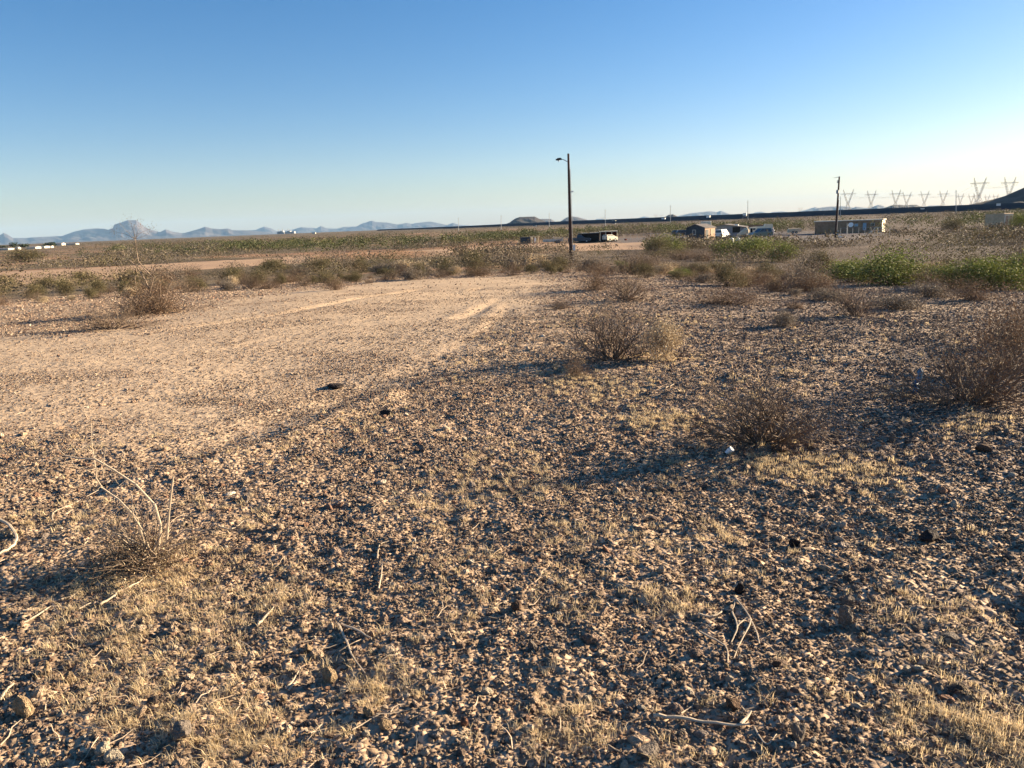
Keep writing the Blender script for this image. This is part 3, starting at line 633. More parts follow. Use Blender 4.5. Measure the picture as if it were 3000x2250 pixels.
# near sparse shrub at lower left with a long curved pale branch
def near_sparse():
    p = at(420, 1660); Y = p.y; o = empty('bare_shrub', p, 0, 'leafless shrub at lower left with one long curved pale branch', 'bare shrub')
    m = MB(); rng = random.Random(12); P = lambda x, y, dy=0: at_d(x, y, Y+dy)-p
    for L, r in [([(462, 1610), (470, 1540), (455, 1480), (400, 1420), (330, 1375), (280, 1345), (230, 1343), (190, 1335)], .0052),
                 ([(430, 1610), (400, 1520), (350, 1465), (300, 1430), (282, 1400), (285, 1370)], .0042), ([(490, 1580), (497, 1490), (508, 1395)], .005),
                 ([(440, 1620), (420, 1560), (390, 1510), (385, 1450)], .0035), ([(470, 1600), (520, 1570), (545, 1550), (590, 1555)], .004), ([(420, 1600), (360, 1570), (330, 1560)], .004),
                 ([(430, 1650), (380, 1600), (345, 1570)], .005), ([(440, 1650), (410, 1610), (375, 1585)], .005), ([(435, 1650), (455, 1600), (475, 1560)], .005), ([(440, 1640), (500, 1600), (540, 1590)], .0045),
                 ([(450, 1630), (480, 1560), (520, 1520), (600, 1500)], .003), ([(280, 1370), (270, 1300), (268, 1240)], .002), ([(300, 1400), (305, 1350), (310, 1310)], .002), ([(400, 1640), (330, 1640), (300, 1660)], .004)]:
        dy = rng.uniform(-.08, .08); pts = [P(x+rng.uniform(-2, 2), y, dy*i/len(L)) for i, (x, y) in enumerate(L)]; m.tube(pts, [1.25*r*(1-.55*i/len(pts)) for i in range(len(pts))], 6, cap=False)
        for i in range(1, len(pts)):
            if rng.random() < .75: d = (pts[i]-pts[i-1]).normalized()+Vector((rng.gauss(0, .6), rng.gauss(0, .6), rng.gauss(.2, .4))); grow(m, pts[i], d, rng.uniform(.06, .16), r*.3, 1, rng, [], .5, 4, .25, .05, (1, 3))
    m.obj('branches', M_pale, o); m = MB()
    for k in range(105):
        a = rng.uniform(0, 6.28); e = rng.uniform(.1, 1.2); grow(m, Vector((rng.gauss(0, .05), rng.gauss(0, .04), .0)), Vector((math.cos(a)*math.cos(e), math.sin(a)*math.cos(e), math.sin(e))), rng.uniform(.10, .42), .0028, 1, rng, [], .7, 5, .34, .05, (2, 4))
    m.obj('twigs', M_bare, o)
    nr = np.random.default_rng(3); n = 3200; cen = nr.normal(0, 1, (n, 3))*np.array([.11, .09, .065])+np.array([-.03, 0, 0]); cen[:, 2] = np.abs(cen[:, 2])+.01
    V, F, cc = leaf_quads(cen, .012*nr.uniform(.6, 1.4, n), nr, 2.5, np.array(RUST+TAN)[nr.integers(0, 6, n)]); link('foliage', np_mesh('foliage', V, [F], [M_leaf], {'col': cc}), o)
near_sparse()
# ------------------------------------------------------------------ sticks, stones and rubbish on the ground
def gpath(L, lift=.008):
    out = []
    for px, py in L:
        p = at(px, py); out.append(Vector((p.x, p.y, gs(p.x, p.y)+lift)))
    return out
def smooth_path(P, k=4):
    out = []
    for i in range(len(P)-1):
        a, b, c, d = P[max(i-1, 0)], P[i], P[i+1], P[min(i+2, len(P)-1)]
        for j in range(k):
            t = j/k; out.append(.5*((2*b)+(c-a)*t+(2*a-5*b+4*c-d)*t*t+(3*b-a-3*c+d)*t**3))
    out.append(P[-1]); return out
STICKS = [
 ([[(-30, 1520), (20, 1540), (48, 1575), (42, 1603), (0, 1628), (-30, 1640)]], .010, 'thick curved bleached branch entering from the left edge'),
 ([[(52, 1836), (110, 1810), (150, 1785), (190, 1784)]], .0045, 'thin pale stick lying below the lower left shrub shadow'),
 ([[(180, 1760), (225, 1745)], [(232, 1788), (268, 1775)]], .004, 'short pale twigs at the lower rim of the lower left shrub shadow'),
 ([[(295, 1782), (335, 1762), (350, 1745), (400, 1718), (430, 1690)], [(335, 1762), (345, 1768)]], .0055, 'pale stick ending at the foot of the lower left shrub'),
 ([[(755, 1836), (780, 1810), (803, 1786)]], .0065, 'short straight pale stick right of the lower left shrub'),
 ([[(838, 2012), (860, 1985), (880, 1958)], [(845, 2014), (868, 1988)]], .0045, 'forked pale stick pointing at the two round white stones'),
 ([[(990, 1828), (1015, 1880), (1035, 1935), (1070, 1978)], [(1000, 1830), (1050, 1860), (1090, 1885)]], .0055, 'long slanting branch left of centre in the lower foreground'),
 ([[(2045, 1812), (2080, 1818), (2110, 1805), (2118, 1788), (2145, 1795), (2155, 1765)], [(2145, 1800), (2160, 1840), (2150, 1870), (2142, 1885)], [(2155, 1765), (2190, 1810), (2198, 1840), (2170, 1890), (2150, 1940)], [(2198, 1830), (2215, 1860), (2225, 1895)], [(2050, 1860), (2110, 1890), (2130, 1915), (2132, 1955)], [(2160, 1840), (2185, 1822)]], .0042, 'crooked many-forked bleached branch on the right foreground gravel'),
 ([[(1915, 2112), (2000, 2120), (2080, 2130), (2150, 2142), (2195, 2140)], [(2170, 2141), (2200, 2105)]], .0065, 'long low branch lying across the bottom right of centre'),
 ([[(2210, 2145), (2225, 2170), (2248, 2192), (2275, 2165)]], .0035, 'thin bent twig right beside the long low branch'),
 ([[(640, 1550), (680, 1552), (715, 1530)]], .005, 'bent stick on the gravel right of the lower left shrub'),
 ([[(0, 2055), (20, 2030), (42, 2012)]], .006, 'pale curved stick at the lower left corner above the upright stone'),
 ([[(740, 1900), (700, 1875), (690, 1895)], [(600, 1925), (660, 1900)]], .003, 'fine pale twigs left of centre in the foreground'),
 ([[(155, 1530), (160, 1505), (210, 1480), (290, 1440)]], .0035, 'thin arching twig left of the lower left shrub'),
 ([[(1105, 1630), (1112, 1600), (1140, 1590)], [(1110, 1735), (1118, 1690), (1120, 1650)]], .004, 'thin standing weed stems left of centre'),
 ([[(1950, 1140), (1975, 1132)]], .008, 'small pale stick between the central shrub and the wide dead shrub'),
]
for paths, r, lab in STICKS:
    m = MB(); o0 = gpath([paths[0][0]])[0]; rn = random.Random(hash(lab) % 999 if False else len(lab))
    for L in paths:
        P = smooth_path(gpath(L, r*1.4)); P = [p-o0+Vector((0, 0, rn.uniform(0, r))) for p in P]; m.tube(P, [r*(1-.6*i/len(P)) for i in range(len(P))], 6)
    tag(m.obj('fallen_branch', M_pale, None, o0), lab, 'branch', 'dead branches lying on the gravel')
def rock_mesh(seed, col, elong=1.0):
    import bmesh
    bm = bmesh.new(); bmesh.ops.create_icosphere(bm, subdivisions=4, radius=1); r_ = random.Random(seed)
    pl = [(Vector((r_.gauss(0, 1), r_.gauss(0, 1), r_.gauss(0, 1))).normalized(), r_.uniform(.55, .95)) for _ in range(16)]
    from mathutils import noise
    for v in bm.verts:
        for n, d in pl:
            k = v.co.dot(n)
            if k > d: v.co -= n*(k-d)*.9
        v.co *= 1+.12*noise.noise(v.co*2.2+Vector((seed, 0, 0)))+.05*noise.noise(v.co*7+Vector((seed, 0, 0)))
    me = bpy.data.meshes.new('rock'); bm.to_mesh(me); bm.free(); me.materials.append(col); return me
RM = {'dark': mat('dark_rock', (.045, .032, .028), .8, .4, 2, bump=.05, bscale=5), 'brown': mat('brown_rock', (.17, .105, .07), .9, .3, 2, bump=.05, bscale=5), 'tan': mat('tan_rock', (.46, .33, .20), .9, .25, 2, bump=.05, bscale=5),
      'white': mat('quartz_stone', (.55, .46, .34), .7, .12, 2, bump=.03, bscale=5), 'grey': mat('grey_rock', (.27, .22, .18), .9, .25, 2, bump=.05, bscale=5), 'red': mat('reddish_rock', (.32, .16, .10), .9, .25, 2, bump=.05, bscale=5)}
ROCKS = [ # px, base py, width px, height px, colour, label
 (2332, 1602, 32, 26, 'dark', 'small black stone on the right gravel in line with the grass clump'), (2730, 1585, 56, 30, 'dark', 'larger black lava stone on the right gravel'),
 (2170, 1738, 30, 32, 'dark', 'black stone just above the forked bleached branch'), (1515, 1802, 36, 30, 'brown', 'dark brown stone at the centre of the foreground'),
 (1648, 1788, 22, 20, 'white', 'round white quartz pebble right of the dark brown centre stone'), (1720, 2050, 30, 22, 'white', 'rounded pale stone low in the foreground right of centre'),
 (1425, 2040, 36, 24, 'white', 'rounded cream stone low in the foreground at centre'), (1880, 2085, 24, 14, 'white', 'flat pale pebble left of the long low branch'),
 (2138, 2000, 24, 18, 'white', 'pale pebble below the forked bleached branch'), (2660, 1965, 24, 18, 'white', 'left one of the two white pebbles side by side at right'),
 (2694, 1965, 26, 18, 'white', 'right one of the two white pebbles side by side at right'), (2515, 2072, 26, 20, 'white', 'pale round pebble below the two white pebbles'),
 (2635, 2090, 26, 20, 'tan', 'tan cornered stone right of the pale round pebble'), (2790, 1880, 42, 20, 'grey', 'flat pale grey stone at the right edge region'),
 (828, 2052, 22, 24, 'tan', 'egg-shaped tan stone at the tip of the forked stick'), (775, 2066, 36, 20, 'white', 'chalk white flat stone left of the egg-shaped one'),
 (62, 2110, 46, 68, 'tan', 'tall tan stone standing upright at the lower left with a deep shadow'), (135, 1975, 22, 40, 'tan', 'narrow upright tan stone right of the left edge'),
 (200, 1995, 26, 36, 'tan', 'pinkish slab stone leaning beside the narrow upright stone'), (530, 2180, 70, 46, 'grey', 'brown-grey boulder half buried in grass at the bottom'),
 (295, 2215, 40, 32, 'white', 'cream stone at the bottom left'), (330, 2240, 48, 34, 'white', 'larger cream stone at the bottom edge'),
 (130, 2105, 0, 0, 'tan', ''), (900, 1905, 28, 30, 'tan', 'tan stone left of centre near the slanting branch'), (965, 1990, 44, 46, 'tan', 'big pale tan rock left of the slanting branch'),
 (1078, 2110, 36, 40, 'tan', 'tan rock right of the slanting branch'), (1130, 2148, 34, 34, 'tan', 'angular yellow-tan rock below the slanting branch'), (1075, 2170, 24, 22, 'white', 'white stone under the angular yellow-tan rock'),
 (1560, 1912, 28, 34, 'grey', 'grey wedge stone near centre foreground'), (1360, 2075, 0, 0, 'red', ''), (1360, 2140, 24, 28, 'red', 'small reddish stone at the bottom centre'),
 (1900, 2236, 70, 46, 'grey', 'pale grey ridged rock at the bottom edge right of centre'), (2280, 1965, 26, 26, 'brown', 'brown shard right of the forked bleached branch'),
 (2480, 1830, 40, 60, 'grey', 'long leaning grey-tan rock in the right foreground'), (2340, 2180, 46, 66, 'grey', 'sharp leaning slab at the bottom right'),
 (2150, 2090, 40, 44, 'brown', 'rust brown shard low right of centre'), (2490, 1775, 34, 30, 'grey', 'grey lump above the long leaning rock'),
 (1130, 1215, 42, 20, 'dark', 'dark flat stone on the edge of the dirt track'), (980, 1140, 60, 16, 'dark', 'dark clod on the dirt track'), (1360, 1290, 16, 16, 'white', 'small white stone on the gravel before the track edge'),
 (2615, 1292, 20, 30, 'grey', 'pale grey slab standing upright on the gravel right of the wide dead shrub'), (2130, 1965, 18, 16, 'tan', 'tan pebble left of the pale pebble below the forked branch'),
 (2890, 1325, 40, 22, 'brown', 'reddish brown stone at the right under the tangled shrub'), (2290, 1330, 60, 26, 'brown', 'reddish flat stone under the wide dead shrub')]
for i, (px, py, w, hh, cn, lab) in enumerate(ROCKS):
    if not w: continue
    p = at(px, py); s = math.hypot(p.x, p.y, EYE)/FPX; o = link('rock', rock_mesh(i*3+1, RM[cn])); a = w*s*.50; b = hh*s*.55
    o.scale = (a, a*.85, b); o.location = (p.x, p.y+a*.5, gs(p.x, p.y+a*.5)+b*.55); o.rotation_euler = (rnd.uniform(-.2, .2), rnd.uniform(-.2, .2), rnd.uniform(-.6, .6)); tag(o, lab, 'rock', 'stones one can pick out of the gravel')
M_plast = mat('white_plastic', (.75, .76, .78), .5, .05, 3); M_blue = mat('blue_plastic', (.06, .16, .28), .5, .3, 20)
def cup():
    p = at(2127, 1335); m = MB(); m.tube([(0, 0, 0), (.004, .002, .022), (.01, .0, .045)], [.012, .016, .020], 10); b = MB(); b.tube([(.0105, 0, .045), (.011, 0, .049)], [.022, .021], 10)
    o = empty('plastic_cup', (p.x, p.y, gs(p.x, p.y)+.01), 0, 'small crumpled white plastic cup in the shadow left of the wide dead shrub', 'cup'); o.rotation_euler = (.5, .5, .3); m.obj('body', M_plast, o); b.obj('rim', M_plast, o)
cup()
def scrap():
    p = at(2680, 1150); m = MB(); rn = random.Random(4); pts = []
    for k in range(7): pts.append((rn.uniform(-.015, .015)+k*.006, rn.uniform(-.02, .02), k*.036))
    m.tube(pts, [.012, .026, .018, .03, .016, .024, .006], 6); tag(m.obj('plastic_scrap', M_blue, None, (p.x, p.y, gs(p.x, p.y)-.005)), 'torn blue plastic bag caught upright at the large tangled shrub', 'plastic bag')
scrap()

# ------------------------------------------------------------------ distant hills
def ridge_hill(name, prof, dist, depth, m, seed, rough=.04, label=None):
    pr = sorted(prof); xs = [at_d(px, py, dist) for px, py in pr]; X = np.array([p.x for p in xs]); Z = np.array([p.z for p in xs])
    n = 620; gx = np.linspace(X[0], X[-1], n); rz_ = np.interp(gx, X, Z); zb = float(h(np.array([X.mean()]), np.array([dist]))[0])-8
    wd = (X[-1]-X[0])/n; Hm = rz_.max()-zb; rz_ = rz_+(fbm(gx/(Hm*.5), gx*0, seed, 3)-.5)*Hm*rough
    rows = 41; T = np.linspace(-1, 1, rows); V = []
    for t in T:
        f = 1-np.abs(t)**.9; yy = dist+t*depth/2
        gul = (fbm(gx/(Hm*.8)+t*1.5, gx*0+t*2.5, seed+3, 4)-.5)*Hm*.45*math.sin(math.pi*min(1, abs(t)*1.0))
        z = zb+(rz_-zb)*f+gul*np.minimum(1, (rz_-zb)/Hm*2)
        V.append(np.stack([gx*(yy/dist), np.full(n, yy), np.maximum(z, zb-1)], 1))
    V = np.concatenate(V); i = np.arange(rows-1)[:, None]*n+np.arange(n-1)[None]; F = np.stack([i, i+1, i+n+1, i+n], -1).reshape(-1, 4)
    return tag(link(name, np_mesh(name, V, [F], [m], smooth=True)), label, None, None, 'structure')
M_hill = mat('dark_lava_hill', (.036, .028, .024), .95, .35, .02); M_mtn = mat('desert_mountain', (.085, .07, .065), .95, .35, .0012); M_far = mat('far_mountain', (.07, .06, .06), .95, .3, .0012)
z1 = lambda L: [(x/2.949, 600+y/2.949) for x, y in L]; z2 = lambda L: [(750+x/2.949, 600+y/2.949) for x, y in L]
z3 = lambda L: [(1400+x/3.687, 600+y/3.687) for x, y in L]; z4 = lambda L: [(1900+x/3.687, 600+y/3.687) for x, y in L]; z5 = lambda L: [(2400+x/3.687, 500+y/3.687) for x, y in L]
ridge_hill('mountains', z1([(-900, 400), (-700, 330), (-400, 240), (-250, 300), (-60, 275), (0, 262), (30, 243), (60, 252), (110, 285), (250, 285), (430, 275), (540, 270), (620, 238), (720, 213), (850, 204), (900, 208), (935, 216), (975, 199), (986, 170), (1060, 147), (1100, 132), (1175, 131), (1205, 150), (1240, 185), (1300, 212), (1380, 235), (1430, 211), (1480, 230), (1570, 247), (1620, 237), (1700, 215), (1770, 189), (1830, 206), (1900, 212), (1970, 203), (2010, 219), (2100, 221), (2300, 232), (2420, 262)]), 16000, 4200, M_mtn, 3)
ridge_hill('mountains', z2([(-300, 262), (-150, 230), (0, 215), (70, 187), (130, 203), (180, 230), (290, 220), (390, 194), (490, 200), (520, 205), (560, 184), (620, 205), (700, 205), (760, 191), (870, 188), (920, 160), (960, 150), (1000, 137), (1040, 150), (1130, 153), (1220, 170), (1300, 157), (1340, 165), (1400, 155), (1500, 144), (1580, 158), (1650, 177), (1700, 156), (1750, 172), (1840, 180), (1960, 190), (2050, 200)]), 20000, 4600, M_far, 9)
ridge_hill('mesa', z3([(230, 232), (285, 215), (340, 192), (400, 150), (450, 132), (540, 128), (615, 127), (660, 150), (740, 186), (820, 212)]), 3600, 700, M_hill, 13, .01)
ridge_hill('hill', z3([(560, 200), (660, 158), (700, 151), (790, 154), (845, 187), (900, 205)]), 8500, 1500, M_mtn, 14, .01)
ridge_hill('hill', z3([(820, 205), (880, 187), (960, 137), (1010, 124), (1080, 134), (1200, 168), (1290, 195)]), 8000, 1500, M_mtn, 15, .01)
ridge_hill('hill', z3([(1220, 185), (1290, 152), (1350, 150), (1400, 175)]), 20000, 2500, M_far, 16, .02)
ridge_hill('hill', z3([(1620, 165), (1720, 146), (1800, 124), (1860, 140), (1900, 160)]), 19000, 2500, M_far, 17, .02)
ridge_hill('hill', z3([(1970, 165), (2010, 138), (2060, 108), (2110, 102), (2165, 130), (2220, 165)]), 3900, 400, M_hill, 18, .01)
ridge_hill('mountains', z4([(200, 150), (300, 125), (450, 92), (660, 70), (740, 80), (780, 64), (850, 90), (950, 125), (1100, 110), (1150, 82), (1210, 72), (1300, 92), (1340, 78), (1440, 70), (1560, 85), (1600, 75), (1700, 54), (1800, 24), (1850, 38), (1950, 20), (2100, 15), (2212, 30), (2300, 60)]), 17000, 3500, M_far, 19, .02)
ridge_hill('mountains', z5([(-60, 430), (0, 402), (120, 387), (300, 390), (345, 412), (400, 389), (480, 400), (560, 400), (590, 385), (640, 369), (690, 380), (720, 400), (900, 420), (1120, 392), (1200, 376), (1320, 374), (1420, 388), (1500, 410)]), 13000, 2500, M_far, 23, .02)
ridge_hill('hill', z5([(620, 430), (690, 405), (800, 370), (870, 367), (920, 374), (980, 369), (1050, 367), (1090, 384), (1180, 400), (1300, 420)]), 4800, 700, M_hill, 25, .01)
ridge_hill('dark_hill', z5([(1350, 420), (1500, 391), (1600, 371), (1750, 340), (1880, 308), (2000, 273), (2080, 240), (2212, 185), (2500, 90), (2900, -20), (3400, -60), (4000, 60), (4800, 330), (5200, 420)]), 1250, 420, M_hill, 27, .02)

# ------------------------------------------------------------------ solar farm
M_pv = mat('solar_glass', (.030, .031, .036), .7, .2, .1, spec=.15); M_post = mat('galvanised_steel', (.30, .30, .30), .6, .1, 2, metal=.3)
def solar():
    dx, dy = 605/1238., -1080/1238.; nx, ny = 1080/1238., 605/1238.
    for k in range(24):
        n = k*17.; t0 = 0 + (0 if k < 1 else rnd.uniform(-25, 25)); t1 = 1400
        ax, ay = -261+nx*n, 1600+ny*n; root = empty('solar_panel_row', (ax+dx*700, ay+dy*700, gz(ax+dx*700, ay+dy*700)), 0, ('foremost long row of dark solar panels along the edge of the farm' if k == 0 else f'long row of dark solar panels, {ORDS[k]} from the front of the farm'), 'solar panels', 'rows of the solar farm')
        pv = MB(); po = MB(); t = t0; o = root.location
        while t < t1:
            L = min(88, t1-t); m_ = []
            for tt in (t, t+L):
                x, y = ax+dx*tt, ay+dy*tt; m_.append(Vector((x, y, gz(x, y)+2.3))-o)
            a, b = m_; T_ = .52; u = Vector((nx*math.cos(T_), ny*math.cos(T_), math.sin(T_)))*2.35; w = Vector((-nx*math.sin(T_), -ny*math.sin(T_), math.cos(T_)))*.05
            pv.add([a-u-w, a+u-w, b+u-w, b-u-w, a-u+w, a+u+w, b+u+w, b-u+w], [(0, 1, 2, 3), (7, 6, 5, 4), (0, 4, 5, 1), (1, 5, 6, 2), (2, 6, 7, 3), (3, 7, 4, 0)])
            if k < 2:
                for j in range(11):
                    c = a.lerp(b, j/10); po.box(c+Vector((0, 0, -1.25)), (.22, .22, 2.5))
            t += L+2.0
        pv.obj('panels', M_pv, root)
        if k < 2: po.obj('posts', M_post, root)
ORDS = ['', 'second', 'third', 'fourth', 'fifth', 'sixth', 'seventh', 'eighth', 'ninth', 'tenth', 'eleventh', 'twelfth', 'thirteenth', 'fourteenth', 'fifteenth', 'sixteenth', 'seventeenth', 'eighteenth', 'nineteenth', 'twentieth', 'twenty-first', 'twenty-second', 'twenty-third', 'twenty-fourth']
solar()
M_white = mat('white_paint', (.78, .77, .72), .5, .05, 1); M_cream = mat('cream_and_sunlit_paint', (.72, .64, .48), .6, .08, 1)
for i, (px, py) in enumerate([(1566, 662), (1799, 650), (1944, 642), (2075, 635), (2182, 628), (2605, 621), (2702, 614), (2925, 600)]):
    d = [1080, 930, 860, 800, 750, 640, 610, 640][i]; p = at_d(px, py+3, d); o = empty('inverter_cabin', p, -.5, f'white inverter cabin in the solar farm, {(["first"]+ORDS[1:])[i]} from the left', 'inverter', 'inverter cabins in the solar farm'); s = d/FPX
    b = MB(); b.box((0, 0, 3.0*s), (10*s, 6*s, 6*s)); b.obj('cabinet', M_white, o); b = MB(); b.box((0, 0, 6.3*s), (11*s, 7*s, .7*s)); b.obj('roof', M_cream, o); b = MB(); b.box((0, 0, -.5-.02), (9*s, 5*s, 1.0)); b.obj('plinth', M_post, o)
# ------------------------------------------------------------------ poles
M_wood = mat('creosoted_wood', (.075, .045, .035), .85, .3, 2, bump=.004, bscale=40); M_steel = mat('grey_steel', (.32, .33, .34), .5, .15, 3, metal=.5); M_black = mat('black_paint', (.02, .02, .02), .6, .1, 3)
def near_pole():
    p = gnd(1673, 52); p = at(1673, 771); d = p.y; top = at_d(1665, 450, d); H = top.z-p.z; o = empty('wooden_pole', p, 0, 'tall dark wooden pole with a small street lamp arm near its top', 'utility pole'); lx = (top.x-p.x)
    m = MB(); m.tube([(0, 0, -.4), (lx*.5, 0, H*.5), (lx, 0, H)], [.105, .088, .062], 12); m.obj('pole', M_wood, o)
    zz = H*(1-18/320); q = Vector((lx*.95, 0, zz)); s = d/FPX
    a = MB(); a.tube([q+Vector((-.05, -.08, -.12)), q+Vector((-.3, -.1, .02)), q+Vector((-.42, -.1, .04))], .022, 6); l_ = a.obj('lamp_arm', M_steel, o)
    b = MB(); b.tube([q+Vector((-.40, -.1, .04)), q+Vector((-.50, -.1, .075)), q+Vector((-.66, -.1, .05)), q+Vector((-.78, -.1, .02))], [.03, .07, .075, .03], 10); hd = b.obj('lamp_head', M_black, o)
    b = MB(); b.tube([q+Vector((-.60, -.1, -.07)), q+Vector((-.60, -.1, .0))], [.05, .065], 10); b.obj('lens', M_plast, hd)
    c = MB(); c.tube([(.135, -.04, .0), (lx*.5+.115, -.04, H*.5), (lx*.9+.09, -.04, H*.86)], .016, 6); c.obj('conduit', M_steel, o)
    b = MB(); b.box((.20, -.06, 44*s), (.15, .16, 16*s)); b.obj('meter_box', M_white, o); b = MB(); b.tube([(lx*.65+.1, 0, H*.655), (lx*.65+.24, 0, H*.66)], [.03, .045], 8); b.obj('insulator', M_plast, o)
near_pole()
def far_pole():
    p = at(2447, 696); d = p.y; top = at_d(2459, 517, d); H = top.z-p.z; s = d/FPX; o = empty('wooden_pole', p, 0, 'wooden power pole with grey transformer in front of the long brown house', 'utility pole'); lx = top.x-p.x
    m = MB(); m.tube([(0, 0, -.3), (lx*.5, 0, H*.5), (lx, 0, H)], [.17, .15, .12], 12); m.obj('pole', M_wood, o)
    a = MB(); a.tube([(lx*.95, -.1, H-1*s), (lx-8*s, -.2, H-2*s), (lx-18*s, -.3, H-3.5*s)], [.05, .04, .03], 6); a.obj('crossarm', M_steel, o)
    b = MB(); b.tube([(lx-5*s, -.25, H-48*s), (lx-5*s, -.25, H-46*s), (lx-5*s, -.25, H-38*s), (lx-5*s, -.25, H-37*s)], [.15, .22, .22, .12], 12); b.obj('transformer', M_steel, o)
    for z in (14, 18): b = MB(); b.tube([(lx-6*s, -.25, H-z*s), (lx-6*s, -.25, H-(z-3)*s)], [.10, .12], 8); b.obj('insulator', M_steel, o)
    c = MB(); c.tube([(.2, -.05, 0), (lx*.5+.18, -.05, H*.5), (lx*.6+.17, -.05, H*.62)], .035, 6); c.obj('conduit', M_steel, o)
    b = MB(); b.box((.32, -.1, 13*s), (.28, .2, 14*s)); b.obj('meter_box', M_steel, o); b = MB(); b.box((.75, .1, 1.6*s), (.7, .5, 4*s)); b.obj('ground_box', M_white, o)
far_pole()
LAB = ['left end of the solar farm', 'dark flat-topped mesa', 'right side of the mesa', 'pale hill right of the near pole', 'small dark cone hill', 'blue house roof', 'near power pole with transformer', 'big pylons at right']
for i, (px, yt, yb) in enumerate([(1343, 637, 680), (1468, 630, 676), (1609, 623, 668), (1773, 613, 658), (1964, 601, 653), (2191, 587, 643), (2462, 575, 633), (2801, 556, 623)]):
    d = 13.5*FPX/(yb-yt); p = gnd(px, d); t = at_d(px, yt, d); o = empty('steel_pole', p, 0, f'thin distant steel pole by the {LAB[i]}', 'pole', 'thin poles along the far road'); m = MB()
    m.tube([(0, 0, -.5), (t.x-p.x, 0, t.z-p.z)], [.26, .13], 8); m.obj('pole', M_steel, o); m = MB(); m.tube([(t.x-p.x-.9, 0, t.z-p.z-1.2), (t.x-p.x+.9, 0, t.z-p.z-1.2)], .06, 5); m.obj('crossarm', M_steel, o)
# ------------------------------------------------------------------ transmission towers
M_lat = mat('lattice_steel', (.36, .34, .31), .6, .1, .5)
def truss(m, a, b, wa, wb, n, r):
    a, b = Vector(a), Vector(b); d = (b-a).normalized(); u = Vector((0, 1, 0)); w = d.cross(u).normalized()
    R_ = [[a.lerp(b, i/n)+(u*sx+w*sy)*(wa+(wb-wa)*i/n)/2 for sx, sy in ((-1, -1), (1, -1), (1, 1), (-1, 1))] for i in range(n+1)]
    for i in range(n):
        for k in range(4):
            m.tube([R_[i][k], R_[i+1][k]], r, 4, cap=False); m.tube([R_[i][k], R_[i+1][(k+1) % 4]], r*.6, 3, cap=False); m.tube([R_[i][(k+1) % 4], R_[i+1][k]], r*.6, 3, cap=False)
def tower_meshes():
    base = MB(); truss(base, (0, 0, -2), (0, 0, 18), 15, 3.4, 4, .26)
    for sx, sy in ((-1, -1), (1, -1), (1, 1), (-1, 1)): base.box((sx*7.4, sy*7.4, -1.6), (1, 1, 1))
    vee = MB()
    for s in (-1, 1): truss(vee, (s*1.0, 0, 18), (s*8.2, 0, 39), 2.4, 2.6, 5, .17); truss(vee, (s*8.2, 0, 39), (s*11.2, 0, 49.5), 2.4, .4, 4, .14)
    arm = MB(); truss(arm, (-17.5, 0, 40), (-9, 0, 40), .5, 2, 3, .13); truss(arm, (-9, 0, 40), (9, 0, 40), 2, 2, 6, .15); truss(arm, (9, 0, 40), (17.5, 0, 40), 2, .5, 3, .13)
    ins = []
    for x in (-14, 0, 14):
        q = MB(); q.tube([(x-2.4, 0, 39.3), (x, 0, 35.5), (x+2.4, 0, 39.3)], .14, 5); ins.append(q.mesh('insulator', M_lat))
    return base.mesh('tower_base', M_lat), vee.mesh('tower_arms', M_lat), arm.mesh('crossarm', M_lat), ins
TB, TV, TA, TI = tower_meshes()
TW = [(2486, 555, 1830, 'leftmost lattice pylon, standing just right of the near power pole'), (2554, 558, 1850, 'second lattice pylon from the left'), (2626, 556, 1860, 'third lattice pylon from the left, taller of an overlapping pair'), (2658, 562, 2350, 'fourth lattice pylon, the smaller one behind the third'),
      (2710, 559, 2150, 'fifth lattice pylon, before the gap left of the steel pole'), (2765, 558, 2100, 'sixth lattice pylon, just left of the leaning steel pole'), (2815, 567, 2500, 'small pale lattice pylon just right of the steel pole'), (2847, 568, 2600, 'small pale lattice pylon left of the tall one'),
      (2872, 520, 1400, 'tallest lattice pylon, left one of the two big ones'), (2893, 570, 2700, 'faint pylon peeking right of the tallest one'), (2918, 568, 2750, 'faint pylon over the slope of the dark hill'), (2960, 519, 1400, 'big lattice pylon rising behind the slope of the dark hill'), (2862, 566, 2500, 'faint small pylon behind the legs of the tallest one'),
      (1921, 627, 6500, 'tiny faint pylon left of the small dark cone hill'), (1938, 627, 6600, 'tiny faint pylon beside the cone hill, right of its twin'), (1765, 634, 7000, 'tiny faint pylon over the far pale hills'), (2345, 607, 5200, 'tiny faint pylon left of the near power pole')]
TP = {}
for i, (px, yt, d, lab) in enumerate(TW):
    t = at_d(px, yt, d); z0 = gz(t.x, d)-.5 if d < 3000 else t.z-49.5; s = (t.z-z0)/49.5
    if d < 3000: s = max(.8, min(1.25, s)); z0 = t.z-49.5*s
    o = empty('transmission_tower', (t.x, d, z0), rnd.uniform(-.15, .2), lab, 'transmission tower', 'lattice pylons of the power line'); o.scale = (s, s, s); link('tower_base', TB, o); link('tower_arms', TV, o); link('crossarm', TA, o)
    for q in TI: link('insulator', q, o)
    TP[i] = (t.x, d, z0, s)
